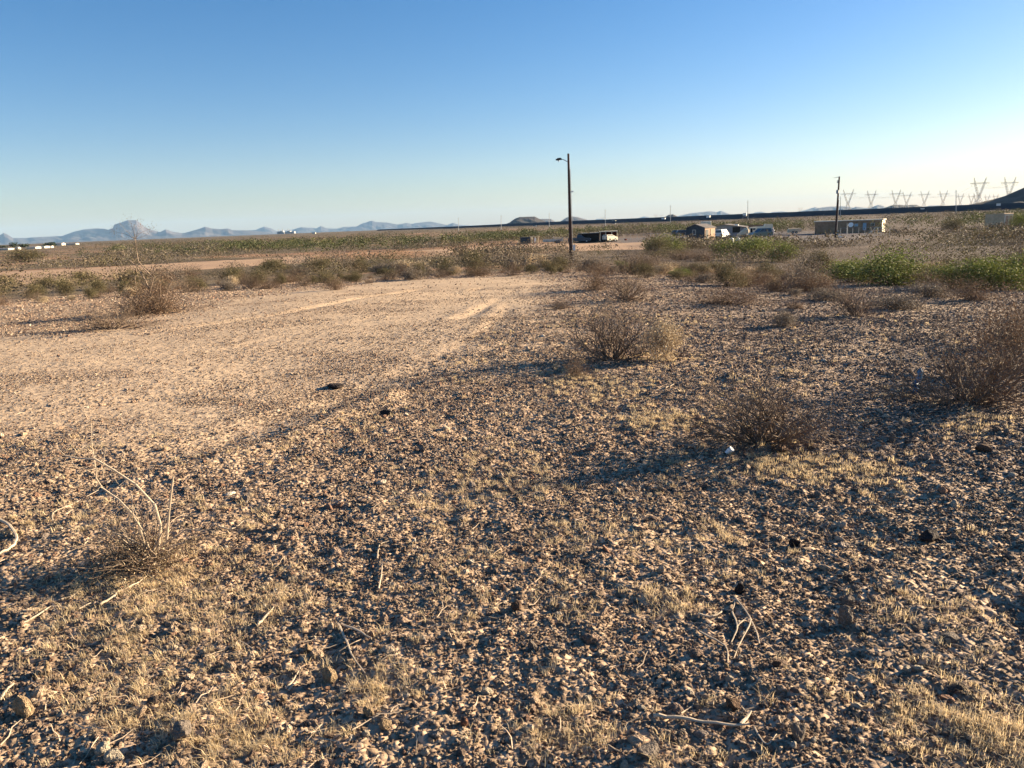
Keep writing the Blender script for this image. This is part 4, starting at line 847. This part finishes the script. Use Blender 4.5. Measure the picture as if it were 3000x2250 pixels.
for a, b, lab in [(0, 1, 'leftmost power line span between the first two pylons'), (1, 2, 'power line span between the second and third pylon'), (2, 4, 'power line span from the third pylon to the right'), (4, 5, 'power line span between the fifth and sixth pylon'), (5, 8, 'power line span rising to the tallest pylon'), (8, 11, 'power line span between the two big pylons')]:
    m = MB(); A, B = TP[a], TP[b]
    for x in (-14, 0, 14):
        pa = Vector((A[0]+x*A[3], A[1], A[2]+35.5*A[3])); pb = Vector((B[0]+x*B[3], B[1], B[2]+35.5*B[3])); P = []
        for j in range(13): t = j/12; q = pa.lerp(pb, t); q.z -= 4*(8+.01*(pb-pa).length)*t*(1-t)*.5; P.append(q)
        m.tube(P, .09, 4)
    tag(m.obj('power_line', M_lat), lab, 'power line', 'wires of the power line')
# ------------------------------------------------------------------ buildings
M_glass = mat('window_glass', (.05, .07, .09), .15, .05, 1, spec=.5); M_dkw = mat('dark_and_shaded_siding', (.07, .075, .08), .8, .2, 2); M_tansid = mat('tan_siding', (.45, .30, .20), .8, .15, 2); M_blue_s = mat('blue_grey_siding', (.20, .23, .28), .8, .1, 2)
M_brown = mat('brown_siding', (.32, .20, .12), .85, .2, 1.5); M_roof = mat('weathered_roof', (.16, .14, .13), .8, .2, 1); M_redw = mat('dark_red_wall', (.14, .04, .03), .85, .2, 2); M_trim = mat('pale_trim', (.60, .55, .45), .7, .1, 2); M_bdoor = mat('pale_blue_door', (.30, .42, .50), .6, .1, 2)
M_tarp = mat('cream_tarp', (.58, .48, .33), .8, .15, 1.5)
def bpart(parent, name, m, *boxes):
    b = MB()
    for c, d in boxes: b.box(c, d)
    return b.obj(name, m, parent)
def gable_house(loc, rz, w, l, hw, hr, ms, mroof, label, name='shed', cat='shed', over=.2):
    """gables on the -Y and +Y ends"""
    o = empty(name, loc, rz, label, cat); b = MB(); b.prism([(-w/2, -.5), (w/2, -.5), (w/2, hw), (0, hr), (-w/2, hw)], -l/2, l/2); b.obj('wall', ms, o)
    r = MB(); k = (hr-hw)/(w/2); e = w/2+over; t = .12
    for s in (-1, 1): r.prism([(0, hr+.02), (s*e, hr+.02-k*e), (s*e, hr+.02-k*e+t), (0, hr+.02+t)], -l/2-over, l/2+over)
    r.obj('roof', mroof, o); return o
def wheel(parent, x, y, r, w=.24):
    t = MB(); t.tube([(x, y-w/2, r), (x, y-w/2+.04, r), (x, y+w/2-.04, r), (x, y+w/2, r)], [r*.9, r, r, r*.9], 18); tw = t.obj('wheel', M_black, parent); s = MB(); s.tube([(x, y-w/2-.012, r), (x, y+w/2+.012, r)], r*.55, 12); s.obj('rim', M_steel, tw)
def car(loc, rz, paint, label, kind='suv', L=4.7, Wd=1.85, H=1.75, cat='car'):
    o = empty('parked_car', loc, rz, label, cat); f, bk = L/2, -L/2; b = MB(); hh = .95
    if kind == 'suv': prof = [(bk, .45), (bk, .95), (bk+.12, 1.08), (f-1.25, 1.08), (f-.35, .98), (f-.04, .82), (f, .5), (f-.1, .32), (bk+.1, .32)]; cab = [(bk+.10, 1.08), (bk+.42, H), (f-2.1, H), (f-1.25, 1.08)]
    elif kind == 'pickup': prof = [(bk, .45), (bk, 1.05), (f-1.3, 1.05), (f-.3, .98), (f-.03, .84), (f, .5), (f-.1, .34), (bk+.1, .34)]; cab = [(bk+1.9, 1.05), (bk+2.05, H), (f-2.1, H), (f-1.3, 1.05)]
    else: prof = [(bk, .4), (bk, 1.15), (f-1.0, 1.15), (f-.2, .95), (f, .5), (f-.1, .3), (bk+.1, .3)]; cab = [(bk+.02, 1.15), (bk+.08, H), (f-1.6, H), (f-.9, 1.15)]
    b.prism(prof, -Wd/2, Wd/2); b.obj('body', paint, o)
    b = MB(); n = len(cab); zb, zt = cab[0][1], cab[1][1]; fy = lambda z: Wd/2-.05-.16*(z-zb)/(zt-zb)
    b.add([(x, -fy(z), z-.01) for x, z in cab]+[(x, fy(z), z-.01) for x, z in cab], [tuple(range(n)), tuple(range(2*n-1, n-1, -1))]+[(i, i+n, (i+1) % n+n, (i+1) % n) for i in range(n)]); b.obj('cabin', paint, o)
    def lerp(t, z):  # x at height z on front/back glass edge
        a, c = (cab[0], cab[1]) if t == 0 else (cab[3], cab[2]); return a[0]+(c[0]-a[0])*(z-a[1])/(c[1]-a[1])
    zl, zh = zb+.08, zt-.12
    for s in (-1, 1):
        x0l, x0h, x1l, x1h = lerp(0, zl)+.1, lerp(0, zh)+.1, lerp(1, zl)-.1, lerp(1, zh)-.1; cuts = 3 if kind == 'suv' else (1 if kind == 'pickup' else 2)
        for j in range(cuts):
            a0, a1 = j/cuts+.02, (j+1)/cuts-.02; w = MB(); P = [(x0l+(x1l-x0l)*a0, zl), (x0l+(x1l-x0l)*a1, zl), (x0h+(x1h-x0h)*a1, zh), (x0h+(x1h-x0h)*a0, zh)]
            w.add([(x, s*(fy(z)-.02), z) for x, z in P]+[(x, s*(fy(z)+.012), z) for x, z in P], [(0, 1, 2, 3), (7, 6, 5, 4), (0, 4, 5, 1), (1, 5, 6, 2), (2, 6, 7, 3), (3, 7, 4, 0)]); w.obj('side_window', M_glass, o)
    for t, sg, nm in ((1, 1, 'windscreen'), (0, -1, 'rear_window')):
        w = MB(); P = [(lerp(t, zl), zl), (lerp(t, zh), zh)]; V = []
        for dx_ in (-.02, .014): V += [(P[0][0]+sg*dx_, -fy(zl)+.1, zl), (P[0][0]+sg*dx_, fy(zl)-.1, zl), (P[1][0]+sg*dx_, fy(zh)-.1, zh), (P[1][0]+sg*dx_, -fy(zh)+.1, zh)]
        w.add(V, [(0, 1, 2, 3), (7, 6, 5, 4), (0, 4, 5, 1), (1, 5, 6, 2), (2, 6, 7, 3), (3, 7, 4, 0)]); w.obj(nm, M_glass, o)
    for x in (bk+.85, f-.9):
        for y in (-Wd/2+.10, Wd/2-.10): wheel(o, x, y, .36)
    for y in (-Wd/2+.25, Wd/2-.25): bpart(o, 'headlight', M_plast, ((f-.02, y, .72), (.08, .28, .14))); bpart(o, 'tail_light', M_redw, ((bk+.0, y, .85), (.06, .16, .26)))
    bpart(o, 'bumper', M_black, ((f+.0, 0, .42), (.1, Wd-.1, .16)), ((bk, 0, .42), (.1, Wd-.1, .16))); return o
S = lambda p: p.y/FPX
# small gabled shed
p = at(2061, 703); s = S(p); sh = gable_house(p+Vector((0, 2.4, 0)), R(-45), 4.2, 3.9, 34*s, 44*s, M_dkw, M_roof, 'small gabled shed with shade-coloured front and sunlit tan side with a dark doorway')  # dark shell: the shade on the front is put into the wall colour
bpart(sh, 'lit_side_wall', M_tansid, ((2.13, .0, 17*s-.25), (.05, 3.9, 34*s+.4))); bpart(sh, 'doorway', M_black, ((2.18, -1.15, 1.0), (.06, 1.0, 2.0))); bpart(sh, 'door', M_tansid, ((2.20, .6, 1.05), (.08, 1.1, 2.1)))  # tan panel over the dark shell colours this side as lit
w = bpart(sh, 'window', M_trim, ((-.3, -1.97, 1.55), (.8, .05, 1.0))); bpart(w, 'pane', M_glass, ((-.3, -2.0, 1.55), (.62, .04, .82)))
# blue-grey gabled house with porch
p = gnd(2128, 178); s = S(p); hs = gable_house(p, R(-22), 8.6, 9, 21*s+.3, 30*s+.3, M_blue_s, M_roof, 'blue-grey house with a shallow roof behind the white parked car', 'house', 'house', .5)
w = bpart(hs, 'window', M_black, ((2.6, -4.53, 1.5), (1.6, .06, 1.2)))
bpart(hs, 'porch_roof', M_redw, ((7.2, -1.0, 20*s), (5.6, 6.5, .18))); bpart(hs, 'porch_wall', M_brown, ((7.0, 1.2, 1.1), (5.0, .2, 2.5)));
for x in (5.0, 7.3, 9.7): bpart(hs, 'porch_post', M_trim, ((x, -4.0, 9.7*s), (.12, .12, 19.4*s)))
bpart(hs, 'roof_cooler', M_white, ((2.4, -2.0, 29.5*s), (.8, .8, .7)))
p = gnd(2068, 172); o = empty('box_trailer', p, R(-15), 'white box trailer whose roof shows above the small gabled shed', 'trailer'); s = S(p); bpart(o, 'body', M_cream, ((0, 0, 24*s), (29*s, 2.2, 44*s)))
b = bpart(o, 'roof', M_white, ((0, 0, 46.6*s), (30*s, 2.3, .12)))
for x in (-.5, .5): wheel(o, x, -1.0, .36)
# cars
p = at(2116, 698); car(p, R(52), M_white, 'white parked car between the gabled shed and the camper trailer', 'hatch', 4.3, 1.75, 1.85)
p = at(2228, 696); M_sg = mat('silver_green_paint', (.14, .18, .165), .35, .05, 1, metal=.3, spec=.5); car(p, R(194), M_sg, 'silver-green parked car in front of the cream camper trailer', 'suv', 4.5, 1.85, 1.85)
p = at(2254, 690)+Vector((0, 3, 0)); car(p, R(160), M_white, 'white car mostly hidden behind the silver-green one', 'suv', 4.2, 1.8, 1.6)
p = at(1698, 711); car(p, R(-8), mat('faded_blue_grey_paint', (.07, .085, .10), .5, .1, 1), 'faded pickup truck parked right of the near wooden pole', 'pickup', 5.0, 1.8, 1.75, 'pickup truck')
p = at(1786, 707); car(p+Vector((0, -1.0, 0)), R(38), M_cream, 'cream van parked before the open carport', 'van', 3.4, 1.6, 1.5, 'van')
p = gnd(2006, 205); car(p, R(5), mat('black_car_paint', (.02, .022, .03), .3, .05, 1, spec=.5), 'black car left behind the small gabled shed', 'suv', 4.5, 1.8, 1.5)
p = gnd(1992, 212); car(p, R(12), M_dkw, 'dark grey car farther left behind the small gabled shed', 'suv', 4.4, 1.8, 1.5)
# camper trailer
p = gnd(2222, 169); s = S(p); o = empty('camper_trailer', p, R(-12), 'cream fifth-wheel camper trailer with raised front at right', 'camper trailer')
b = MB(); b.prism([(-25*s, 9*s), (22*s, 9*s), (22*s, 17*s), (36*s, 19*s), (38*s, 24*s), (37*s, 34*s), (17*s, 35*s), (14*s, 29*s), (-24*s, 27*s), (-26*s, 22*s)], -1.2, 1.2); b.obj('body', M_cream, o)
for x in (-14, -2, 6): w = bpart(o, 'window', M_trim, ((x*s, -1.22, 22*s), (7*s, .05, 5*s))); bpart(w, 'pane', M_glass, ((x*s, -1.25, 22*s), (6*s, .04, 4*s)))
bpart(o, 'door', M_black, ((-21*s, -1.22, 17.5*s), (5*s, .05, 14*s))); bpart(o, 'stripe', M_tansid, ((-2*s, -1.215, 13*s), (40*s, .03, 1.6*s)))
for x in (-6, 2): wheel(o, x*s, -1.1, .38); wheel(o, x*s, 1.1, .38)
bpart(o, 'landing_leg', M_steel, ((30*s, -.8, 9*s), (.1, .1, 18*s)), ((30*s, .8, 9*s), (.1, .1, 18*s)))
p = gnd(2177, 166); s = S(p); o = empty('covered_boat', p, R(-5), 'cream tarp over a boat on its trailer left of the camper', 'boat')
b = MB(); V = []; prof = [(-17, 8, 2, .4), (-12, 12, 3, 1.1), (-4, 20, 5, 1.4), (6, 27, 6, 1.3), (12, 28, 6, 1.1), (15, 24, 7, .8)]
for x, zt, zb, w in prof: V += [(x*s, -w, zb*s+.3), (x*s, -w*.9, (zt*.6+zb*.4)*s+.3), (x*s, 0, zt*s), (x*s, w*.9, (zt*.6+zb*.4)*s+.3), (x*s, w, zb*s+.3)]
b.add(V, [tuple(i*5+j for j in range(5)) for i in (0,)]+[tuple(25+4-j for j in range(5))]+[(i*5+j, i*5+5+j, i*5+5+(j+1) % 5, i*5+(j+1) % 5) for i in range(5) for j in range(5)]); b.obj('tarp', M_tarp, o); bpart(o, 'trailer_frame', M_brown, ((0, 0, .5), (30*s, 1.0, .12))); wheel(o, .5, -.9, .33); wheel(o, .5, .9, .33)
p = at(2147, 692); s = S(p); o = empty('crate', p, R(-20), 'tan wooden crate right of the white parked car', 'crate'); bpart(o, 'box', M_tarp, ((0, 0, 5*s), (13*s, .8, 10*s))); bpart(o, 'lid', M_trim, ((0, 0, 10.5*s), (14*s, .9, 1.0*s)))
# white tanks
for i, px in enumerate((2143, 2162)):
    p = at(px, 718); s = S(p); o = empty('white_tank', p, 0, ('left' if i == 0 else 'right')+' one of two white domed tanks behind the green bushes', 'tank', 'pair of white tanks'); r = 6.3*s
    m = MB(); m.tube([(0, 0, -.1), (0, 0, .02), (0, 0, 16*s), (0, 0, 19*s), (0, 0, 21*s)], [r*.95, r, r, r*.8, r*.25], 20); m.obj('tank', M_white, o); m = MB(); m.tube([(0, 0, 20.6*s), (0, 0, 22.5*s)], r*.2, 10); m.obj('cap', M_steel, o); m = MB(); m.tube([(0, 0, 10*s), (0, 0, 10.8*s)], r*1.03, 20); m.obj('band', M_steel, o)
# long low brown house
p = at(2505, 683)+Vector((0, 3, 0)); s = S(p); o = empty('mobile_home', p, R(-34), 'long brown mobile home with pale flat roof and right end coloured as sunlit', 'mobile home'); L = 178*s
bpart(o, 'wall', M_brown, ((0, 0, 17*s-.2), (L, 4.2, 34*s+.4))); bpart(o, 'roof', M_trim, ((0, 0, 35.3*s), (L+.5, 4.6, 2.6*s))); bpart(o, 'sunlit_end_wall', M_cream, ((L/2+.03, 0, 17*s), (.06, 4.1, 33*s)))  # cream panel paints the sunlight onto the right end of the brown walls
bpart(o, 'door', M_bdoor, ((45*s, -2.13, 17*s), (9*s, .06, 20*s))); 
for x, m_ in ((23, M_bdoor), (66, M_redw)): w = bpart(o, 'window', M_trim, ((x*s, -2.13, 22*s), (10*s, .06, 8*s))); bpart(w, 'pane', m_ if x == 23 else M_glass, ((x*s, -2.17, 22*s), (8*s, .04, 6.4*s)))
bpart(o, 'corner_trim', M_trim, ((L/2-3*s, -2.14, 17*s), (1.5*s, .06, 33*s))); bpart(o, 'gable_window', M_tansid, ((L/2+.08, 0, 20*s), (.04, 1.3, 14*s)))
p = at(2570, 684); s = S(p); o = empty('deck_stairs', p, 0, 'white wooden stair and railing before the door of the mobile home', 'stairs'); bpart(o, 'platform', M_brown, ((0, .4, 8*s), (20*s, 1.6, .12)))
for k in range(4): bpart(o, 'step', M_trim, (((-12-2.4*k)*s, .4, (7-1.8*k)*s), (2.6*s, 1.2, .08)))
for x in (-10, 0, 10): bpart(o, 'rail_post', M_trim, ((x*s, -.4, 9*s), (.1, .1, 18*s)))
bpart(o, 'rail', M_trim, ((0, -.4, 18*s), (21*s, .1, .1)))
m = MB(); m.tube([(-10*s, -.42, 17*s), (-20*s, -.42, 4*s)], .05, 4); m.obj('handrail', M_trim, o)
p = at(2483, 688); s = S(p); o = empty('satellite_dish', p, 0, 'white satellite dish on a leaning post before the mobile home', 'satellite dish'); m = MB(); m.tube([(0, 0, 0), (-3*s, 0, 32*s)], .06, 6); m.obj('post', M_trim, o)
m = MB(); c = Vector((8*s, -.1, 27*s)); nn = Vector((-.5, -.75, .42)).normalized(); m.tube([c, c+nn*.04, c+nn*.10, c+nn*.18], [.1, .3, .42, .5], 16); m.obj('dish', M_white, o); m = MB(); m.tube([(-2.4*s, 0, 25*s), tuple(c)], .035, 5); m.obj('arm', M_trim, o)
# brown shed at the right edge
p = gnd(2930, 163); s = S(p); o = empty('brown_shed', p, R(-68), 'brown shed at the right with rounded end coloured yellow as sunlit', 'shed'); M_gt = mat('grey_tan_siding', (.52, .38, .24), .85, .15, 1.5); bpart(o, 'wall', M_gt, ((-6*s, 0, 20*s), (58*s, 2.6, 32*s))); 
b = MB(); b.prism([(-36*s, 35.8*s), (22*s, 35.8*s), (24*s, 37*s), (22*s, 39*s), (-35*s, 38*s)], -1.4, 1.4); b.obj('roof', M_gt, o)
e = bpart(o, 'sunlit_end_wall', M_cream, ((23*s+.03, 0, 20*s), (.06, 2.5, 31*s)));  # sunlight on this end is painted as a cream panel
for y in (-.55, .55): bpart(o, 'end_door', M_tansid, ((23*s+.08, y, 20*s), (.04, .8, 24*s)))
bpart(o, 'skid', M_dkw, ((-6*s, -.9, 1.5*s), (56*s, .25, 4*s)), ((-6*s, .9, 1.5*s), (56*s, .25, 4*s)))
p = gnd(2998, 158); s = S(p); o = empty('water_tank', p, 0, 'dark tank with a white hatch cut by the right picture edge', 'tank'); m = MB(); m.tube([(0, 0, 0), (0, 0, 32*s), (0, 0, 37*s)], [8*s, 8*s, 4*s], 18); m.obj('body', M_dkw, o); bpart(o, 'hatch', M_white, ((-2*s, -7.9*s, 12*s), (5*s, .1, 8*s)))
# cream trailer at mid
p = gnd(2327, 188); s = S(p); o = empty('cargo_trailer', p, R(-10), 'low cream cargo trailer alone right of the camper', 'trailer'); b = MB(); b.prism([(-18*s, 3*s), (17*s, 3*s), (18*s, 12*s), (16*s, 15*s), (-16*s, 14*s), (-18*s, 11*s)], -1.0, 1.0); b.obj('body', M_tarp, o); wheel(o, -.5, -.95, .3); wheel(o, .3, -.95, .3); bpart(o, 'drawbar', M_steel, ((21*s, 0, 4*s), (7*s, .12, .12)))
# centre group: burnt shack, flat trailer, dark store, carport
p = at(1560, 713)+Vector((0, 2, 0)); s = S(p); o = empty('ruined_shack', p, R(-18), 'ruined black shack with slanting boards and a white door', 'shack'); bpart(o, 'wall', M_dkw, ((-16*s, 0, 9*s), (30*s, 2.6, 18*s)))
for k in range(7): bpart(o, 'board', M_tarp if k % 2 else M_brown, (((0+k*4.2)*s, -1.1+rnd.uniform(-.2, .2), (9+rnd.uniform(-2, 1))*s), (2.4*s, .08, 19*s)))
bpart(o, 'door', M_white, ((14*s, -1.4, 7*s), (5*s, .08, 16*s))); bpart(o, 'lintel', M_tarp, ((12*s, -1.2, 19*s), (28*s, .15, 1.2*s)))
p = at(1620, 713); s = S(p); o = empty('flatbed_trailer', p, R(3), 'pale flatbed trailer with low side walls right of the ruined shack', 'trailer'); bpart(o, 'bed', M_tarp, ((0, 0, 5*s), (56*s, 2.0, 1.2*s))); bpart(o, 'side_wall', M_trim, ((0, -1.0, 9*s), (56*s, .06, 7*s)), ((0, 1.0, 9*s), (56*s, .06, 7*s))); bpart(o, 'end_post', M_trim, ((28*s, -1, 9*s), (.12, .12, 16*s)), ((0, -1, 10*s), (.1, .1, 19*s)))
bpart(o, 'top_rail', M_trim, ((14*s, 1.0, 16*s), (28*s, .08, .10)))
for x in (10, 16): wheel(o, x*s, -.95, .33)
p = at(1730, 711)+Vector((0, 3.2, 0)); s = S(p); o = empty('dark_barn', p, R(-6), 'dark open store shed with pale sheets lying on its roof', 'shed'); bpart(o, 'wall', M_black, ((0, .6, 12*s), (60*s, 2.6, 24*s))); bpart(o, 'roof', M_dkw, ((0, 0, 25.2*s), (64*s, 3.6, 1.8*s)))
for x, w in ((-12, 14), (8, 12), (22, 12)): bpart(o, 'roof_sheet', M_cream, ((x*s, -.8, (27+.02*x)*s), (w*s, 1.6, 1.5*s)))
p = at(1788, 708)+Vector((0, 3.0, 0)); s = S(p); o = empty('carport', p, R(-6), 'open cream carport with a flat roof and dark red inside', 'carport'); bpart(o, 'roof', M_cream, ((0, 0, 28.5*s), (52*s, 3.2, 2.4*s))); bpart(o, 'back_wall', M_redw, ((0, 1.3, 13.5*s), (48*s, .12, 27*s)))
for x in (-23, -8, 9, 24): bpart(o, 'post', M_cream, ((x*s, -1.4, 13.5*s), (1.6*s, .15, 27.2*s)))
bpart(o, 'side_panel', M_cream, ((24.3*s, 0, 13.5*s), (.1, 2.6, 26.5*s)))
# fences
def fence(pa, pb, n, hgt, label, mesh=True):
    a, b = pa, pb; o = empty('wire_fence', a, 0, label, 'fence')
    for k in range(n):
        q = a.lerp(b, k/(n-1)); q.z = gz(q.x, q.y); m = MB(); m.tube([q-a-Vector((0, 0, .2)), q-a+Vector((0, 0, hgt))], .035, 6); m.obj('post', M_steel, o)
    m = MB(); g = lambda t: Vector(((b-a).x*t, (b-a).y*t, gz(a.x+(b-a).x*t, a.y+(b-a).y*t)-a.z))
    for z in (.1, .35, .6, .85, 1.1, 1.35):
        if z < hgt: m.tube([g(t/12)+Vector((0, 0, z)) for t in range(13)], .006 if z > .2 else .008, 3)
    m.tube([g(t/12)+Vector((0, 0, hgt-.03)) for t in range(13)], .018, 4); m.obj('wire', M_steel, o)
fence(at(1828, 706), at(2008, 701), 10, 1.5, 'wire fence left of the small gabled shed'); fence(at(2462, 691), at(2606, 688), 9, 1.5, 'wire fence in front of the mobile home'); fence(at(1648, 712), at(1668, 711), 3, 1.2, 'short wire fence between flatbed trailer and near pole')
# things in the yard
for px, py, w, hh, m_, nm, lab, cat in [(2420, 694, 4, 9, M_brown, 'barrel', 'small brown barrel left of the power pole with transformer', 'barrel'), (1833, 704, 8, 4, M_redw, 'feed_trough', 'low dark red trough before the wire fence', 'trough'), (2393, 675, 4, 8, M_white, 'barrel', 'white barrel right of the low cream cargo trailer', 'barrel')]:
    p = at(px, py); s = S(p); o = empty(nm, p, 0, lab, cat); m = MB(); m.tube([(0, 0, 0), (0, 0, hh*s*.9)], w*s/2, 12); m.obj('body', m_, o); m = MB(); m.tube([(0, 0, hh*s*.9+.003), (0, 0, hh*s)], w*s/2*1.07, 12); m.obj('rim', m_, o)
p = at(2654, 672); s = S(p); o = empty('picnic_table', p, R(10), 'pale overturned table beyond the right end of the mobile home', 'table'); bpart(o, 'top', M_trim, ((0, 0, 3*s), (13*s, .8, .08)))
for x in (-5, 5): bpart(o, 'leg', M_trim, ((x*s, 0, 1.4*s), (.08, .6, 2.7*s)))
m = MB(); m.tube([(5*s, 0, 3*s), (9*s, 0, 14*s)], .06, 5); m.obj('prop', M_trim, o)
p = at(2622, 683); s = S(p); o = empty('wood_pile', p, 0, 'dark pile of planks between mobile home and pale table', 'wood pile')
for k in range(5): bpart(o, 'plank', M_dkw, ((rnd.uniform(-2, 2)*s, k*.12, (2+k*2.0)*s), ((26-k*2)*s, .3, 1.5*s)))
for px, py, w in [(2145+595, 691, 26), (2660, 702, 20), (2775, 708, 14)]:
    p = at(px, py); s = S(p); o = link('rock', rock_mesh(px, RM['white'])); o.scale = (w*s*.5, w*s*.3, 2.0*s); o.location = p+Vector((0, 0, .5*s)); tag(o, {2740: 'long pale stone slab on the dark plain before the round green bush', 2660: 'pale flat slab left of the long one before the round green bush', 2775: 'small pale slab right of and below the long one'}[px], 'rock', 'pale slabs on the dark plain')
# ------------------------------------------------------------------ far settlement at left
M_tree = None
def far_tree(px, py, w, hh, d, seed, lab):
    p = gnd(px, d); s = d/FPX; nr = np.random.default_rng(seed); o = empty('shade_tree', p, 0, lab, 'tree', 'dark trees of the far settlement'); m = MB(); m.tube([(0, 0, -.5), (0, 0, hh*s*.5)], [.3, .15], 6); m.obj('trunk', M_dark, o)
    n = 420; c = nr.normal(0, 1, (n, 3)); c /= np.linalg.norm(c, axis=1)[:, None]; c *= (nr.random(n)**.4)[:, None]*(1+.3*np.sin(c[:, :1]*6+seed)); c = c*np.array([w*s*.5, w*s*.4, hh*s*.42])+np.array([0, 0, hh*s*.58])
    V, F, cc = leaf_quads(c, .11*w*s*nr.uniform(.6, 1.3, n), nr, 1.6, np.array([[.035, .05, .02]])*nr.uniform(.6, 1.4, (n, 1))); link('crown', np_mesh('crown', V, [F], [M_leaf], {'col': cc}), o)
for i, a in enumerate([(10, 728, 22, 12, 640), (40, 728, 26, 20, 650), (72, 728, 30, 14, 660), (150, 722, 34, 14, 760), (130, 722, 16, 9, 740)]):
    far_tree(*a, i+3, ['low dark tree at the left picture edge', 'tallest dark tree of the far settlement', 'dark tree between the white sheds of the far settlement', 'wide dark tree behind the right white sheds', 'small dark tree left of the wide one in the settlement'][i])
for i, (px, yb, yt, w, d) in enumerate([(14, 735, 730, 44, 600), (54, 735, 728, 10, 610), (98, 733, 727, 34, 610), (128, 732, 726, 26, 620), (151, 730, 724, 9, 625), (176, 718, 712, 24, 900), (214, 719, 714, 30, 880), (920, 684, 681, 10, 1500)]):
    q = at_d(px, yb, d); s = d/FPX; hh = (yb-yt)*s; z0 = gz(q.x, q.y); q.z = max(q.z, z0-.2) if q.z > z0 else z0
    gable_house(q, R(80), 6.0 if w > 12 else 3, w*s, hh*.75, hh, M_trim, M_post, f'white low building of the far settlement, {(["leftmost"]+ORDS[1:])[i]} from the left' if 0 < i < 7 else ('white low building at the left picture edge' if i == 0 else 'tiny white building below the middle mountains'), 'white_building', 'building')['group'] = 'white buildings far away'
def plant():
    d = 5200; p = at_d(842, 686, d); s = d/FPX; o = empty('power_plant', (p.x, p.y, gz(p.x, p.y)), 0, 'faint industrial plant with stacks before the far mountains', 'power plant'); zz = p.z-gz(p.x, p.y)+1*s
    for x, w, hh in [(-24, 6, 7), (-14, 8, 9), (-2, 5, 5), (6, 10, 8), (18, 8, 6)]: bpart(o, 'boiler_house', M_post, ((x*s, 0, hh*s/2), (w*s, 40, hh*s+zz)))
    for x, hh in [(-22, 15), (-15, 12), (-10, 16), (-3, 10), (5, 14), (9, 12)]:
        m = MB(); m.tube([(x*s, -22, 0), (x*s, -22, hh*s+zz)], [.7*s, .5*s], 8); m.obj('stack', M_post, o)
plant()
# ------------------------------------------------------------------ the air
def haze():
    b = MB(); top = 560.; b.box((0, 0, (top-16)/2), (56000, 56000, top+16)); m = bpy.data.materials.new('haze'); m.use_nodes = True; n = m.node_tree.nodes; n.remove(n['Principled BSDF']); v = n.new('ShaderNodeVolumePrincipled')
    v.inputs['Density'].default_value = HAZE; v.inputs['Color'].default_value = (.38, .64, 1.0, 1); v.inputs['Anisotropy'].default_value = 0.0; m.node_tree.links.new(v.outputs[0], n['Material Output'].inputs['Volume'])
    tag(b.obj('haze', m), 'thin pale haze over the plain', 'haze', kind='stuff')
HAZE = 2.4e-5
haze()
